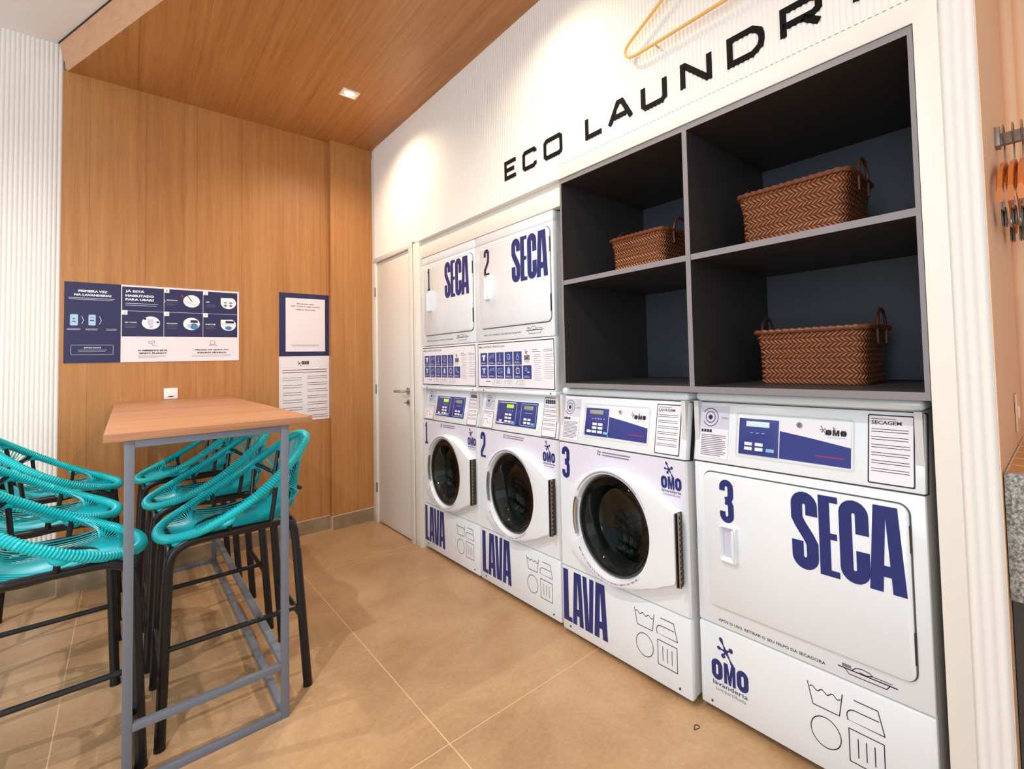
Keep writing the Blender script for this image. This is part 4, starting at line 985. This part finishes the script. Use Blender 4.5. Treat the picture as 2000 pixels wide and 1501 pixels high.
# ================================================================== TABLE
TX0, TX1, TY0, TY1, TZ = -1.416, -.893, -1.985, YP-.002, 1.038
tb = empty('high_table', ((TX0+TX1)/2, (TY0+TY1)/2, 0), 0, 'tall wood-topped table with a grey metal frame against the timber wall', 'table')
q = lambda x, y, z: (x-(TX0+TX1)/2, y-(TY0+TY1)/2, z)
b = MB(); b.box(q(TX0, TY0, TZ-.024), q(TX1, TY1, TZ), 'wood_table', r=.0012); b.build('tabletop', tb)
LX0, LX1 = -1.3735, -.965; LW = .022
YFR, YBK = -1.968, -.045
for x_ in (LX0, LX1-LW):
    for y_ in (YFR-LW/2, YBK-LW/2):
        b = MB(); b.box(q(x_, y_, 0), q(x_+LW, y_+LW, TZ-.0245), 'grey_metal', r=.001); b.build('leg', tb)
for y_ in (YFR-LW/2, YBK-LW/2):
    for z_ in (.0, .165, TZ-.0465):
        b = MB(); b.box(q(LX0+LW, y_, z_), q(LX1-LW, y_+LW, z_+.022), 'grey_metal', r=.001); b.build('crossbar', tb)
for x_ in (LX0, LX1-LW):
    for z_ in (.0, .165, TZ-.0465):
        b = MB(); b.box(q(x_, YFR+LW/2, z_), q(x_+LW, YBK-LW/2, z_+.022), 'grey_metal', r=.001); b.build('side_rail', tb)

# ================================================================== STOOLS
def rim_pt(t):
    a = math.radians(t); c_, s_ = math.cos(a), math.sin(a)
    x_ = .222*(abs(c_)**.92)*(1 if c_ > 0 else -1)
    u = (.222-x_)/.444
    wid = .245*(1-.10*max(0, u-.55)/.45)
    return Vector((x_-.03*max(0, u-.8)*0, wid*(abs(s_)**.85)*(1 if s_ > 0 else -1), .634+.125*u+.175*u*u))
def bez(P, n):
    """Catmull-Rom through P"""
    out = []; Q = [P[0]*2-P[1]]+P+[P[-1]*2-P[-2]]
    for i in range(1, len(Q)-2):
        for k in range(n):
            t = k/n; a, b_, c_, d_ = Q[i-1], Q[i], Q[i+1], Q[i+2]
            out.append(.5*((2*b_)+(c_-a)*t+(2*a-5*b_+4*c_-d_)*t*t+(3*b_-3*c_+d_-a)*t**3))
    out.append(Q[-2]); return out
def make_stool(near):
    r = empty('bar_stool', (0, 0, 0))
    M_ = 'black_metal'
    b = MB()
    # resample the rim evenly so that the wrapping reads as cord
    dense = [rim_pt(t*.5) for t in range(720)]; acc = [0]
    for i in range(1, 721): acc.append(acc[-1]+(dense[i % 720]-dense[i-1]).length)
    N = 760; P = []; j = 0
    for i in range(N):
        s_ = acc[-1]*i/N
        while acc[j+1] < s_: j += 1
        f = (s_-acc[j])/(acc[j+1]-acc[j]); P.append(dense[j % 720].lerp(dense[(j+1) % 720], f))
    b.tube(P, .016, 'cord_teal_rim', 10, closed=True, rf=lambda i: .0158+(.0012 if i % 4 < 2 else -.0008))
    for sy in (-1, 1):                          # knots of cord where the rods meet the rim
        for t in (38, 78, 112, 138):
            c0 = rim_pt(sy*t)+Vector((0, 0, -.012)); tg = (rim_pt(sy*t+2)-rim_pt(sy*t-2)).normalized()
            b.tube([c0-tg*.024, c0-tg*.012+Vector((0, 0, -.007)), c0+Vector((0, 0, -.009)), c0+tg*.012+Vector((0, 0, -.007)), c0+tg*.024], .012, 'cord_teal_rim', 8, rf=lambda i: (.006, .011, .013, .011, .006)[i])
    b.build('seat_rim', r)
    b = MB()
    NS = 44
    for i in range(NS):
        k = (i+.5)/NS*2-1
        f = rim_pt(k*88); g = rim_pt(180-k*74)
        y0 = k*.192; e_ = .045*k**4
        P = [f, Vector((.12, y0*1.02, .628+e_)), Vector((.02, y0*.98, .609+e_)), Vector((-.085, y0*.92, .626+e_*1.3)), Vector((-.165, g.y*.80, .705+.03*abs(k))), g]
        b.tube(bez(P, 3), .0021, 'cord_teal', 4)
    for i in range(14):                          # second layer fanning up the back
        k = (i+.5)/14*2-1
        g = rim_pt(180-k*70); P = [Vector((-.10, k*.10, .612)), Vector((-.16, k*.15, .69)), g]
        b.tube(bez(P, 4), .0027, 'cord_teal', 4)
    b.build('seat_weave', r)
    b = MB(); b.tube([Vector((-.02+.145*math.cos(t*PI/12), .165*math.sin(t*PI/12), .622)) for t in range(24)], .008, M_, 8, closed=True); b.build('seat_ring', r)
    R_ = .0135
    FX, BX, FY = .222, -.188, .215
    for s_ in (-1, 1):
        b = MB()
        P = [Vector(p_) for p_ in ((.206, s_*.202, .50), (.203, s_*.201, .57), (.190, s_*.200, .612), (.155, s_*.199, .634), (.10, s_*.199, .640), (-.08, s_*.199, .640), (-.118, s_*.2, .634), (-.143, s_*.201, .61), (-.151, s_*.202, .57), (-.156, s_*.203, .50))]
        b.tube(bez(P, 3), R_, M_, 10); b.build('side_rail', r)
    for x_, xt in ((FX, .2), (BX, -.15)):
        b = MB(); d_ = .206 if x_ > 0 else -.156
        P = [Vector((d_, -.2025, .50)), Vector((d_*.99, -.196, .555)), Vector((d_*.97, -.168, .605)), Vector((d_*.96, -.12, .622)), Vector((d_*.96, .12, .622)), Vector((d_*.97, .168, .605)), Vector((d_*.99, .196, .555)), Vector((d_, .2025, .50))]
        b.tube(bez(P, 3), R_*.95, M_, 10); b.build('cross_rail', r)
        for s_ in (-1, 1):
            b = MB(); b.tube([(d_, s_*.2025, .52), (x_, s_*FY, .012)], .0145, M_, 10); b.tube([(x_, s_*FY, .014), (x_+.0, s_*FY, 0)], .0155, 'rubber', 10); b.build('leg', r)
    def on_leg(front, s_, z_):
        d_ = .206 if front else -.156; x_ = FX if front else BX; t = (.52-z_)/.508
        return Vector((d_+(x_-d_)*t, s_*(.2025+(FY-.2025)*t), z_))
    for s_ in (near,):
        b = MB(); b.tube([on_leg(1, s_, .305), on_leg(0, s_, .305)], .0095, M_, 8); b.build('stretcher', r)
    for f_, z_ in ((1, .23), (0, .26)):
        b = MB(); b.tube([on_leg(f_, -1, z_), on_leg(f_, 1, z_)], .0095, M_, 8); b.build('stretcher', r)
    for s_ in (-1, 1):
        for p_, t in (((.045, s_*.199, .64), 78), ((-.075, s_*.199, .64), 112), ((-.13, s_*.12, .64), 138), ((.14, s_*.199, .636), 42)):
            b = MB(); e = rim_pt(s_*t); b.tube([Vector(p_), Vector(p_).lerp(e, .5)+Vector((0, s_*.004, 0)), e], .0075, M_, 8); b.build('rod', r)
        b = MB(); e = rim_pt(s_*112); b.tube([e+Vector((0, -s_*.005, -.006)), Vector((-.185, s_*.13, .735))], .0075, M_, 8); b.build('rod', r)
    return r
st0 = make_stool(1); st1 = make_stool(-1)
spots = [(-1.066, -1.625, PI, 'turquoise cord bar stool right of the table, nearest the camera'),
         (-1.082, -1.035, PI, 'turquoise cord bar stool in the middle of the right row'),
         (-1.102, -.335, PI, 'turquoise cord bar stool under the right side of the table, closest to the timber wall'),
         (-1.553, -1.670, 0, 'turquoise cord bar stool left of the table, nearest the camera'),
         (-1.615, -1.045, 0, 'turquoise cord bar stool in the middle of the left row'),
         (-1.615, -.370, 0, 'turquoise cord bar stool at the back left, before the fluted wall')]
for i, (x_, y_, rz, lab) in enumerate(spots):
    src = st0 if i < 3 else st1; o_ = src if i in (0, 3) else copy_tree(src)
    o_.location = (x_, y_, 0); o_.rotation_euler = (0, 0, rz)
    o_['label'] = lab; o_['category'] = 'stool'; o_['group'] = 'turquoise bar stools round the table'

# little dropped loop on the floor
b = MB(); b.tube([(.012*math.cos(t*PI/10), .007*math.sin(t*PI/10)+.003*math.sin(t*PI/5), .0012) for t in range(20)], .0012, 'navy_dark', 5, closed=True)
b.build('rubber_band', loc=(-.06, -3.06, 0), label='tiny dark rubber band lying on the floor in front of the dryer', category='rubber band')
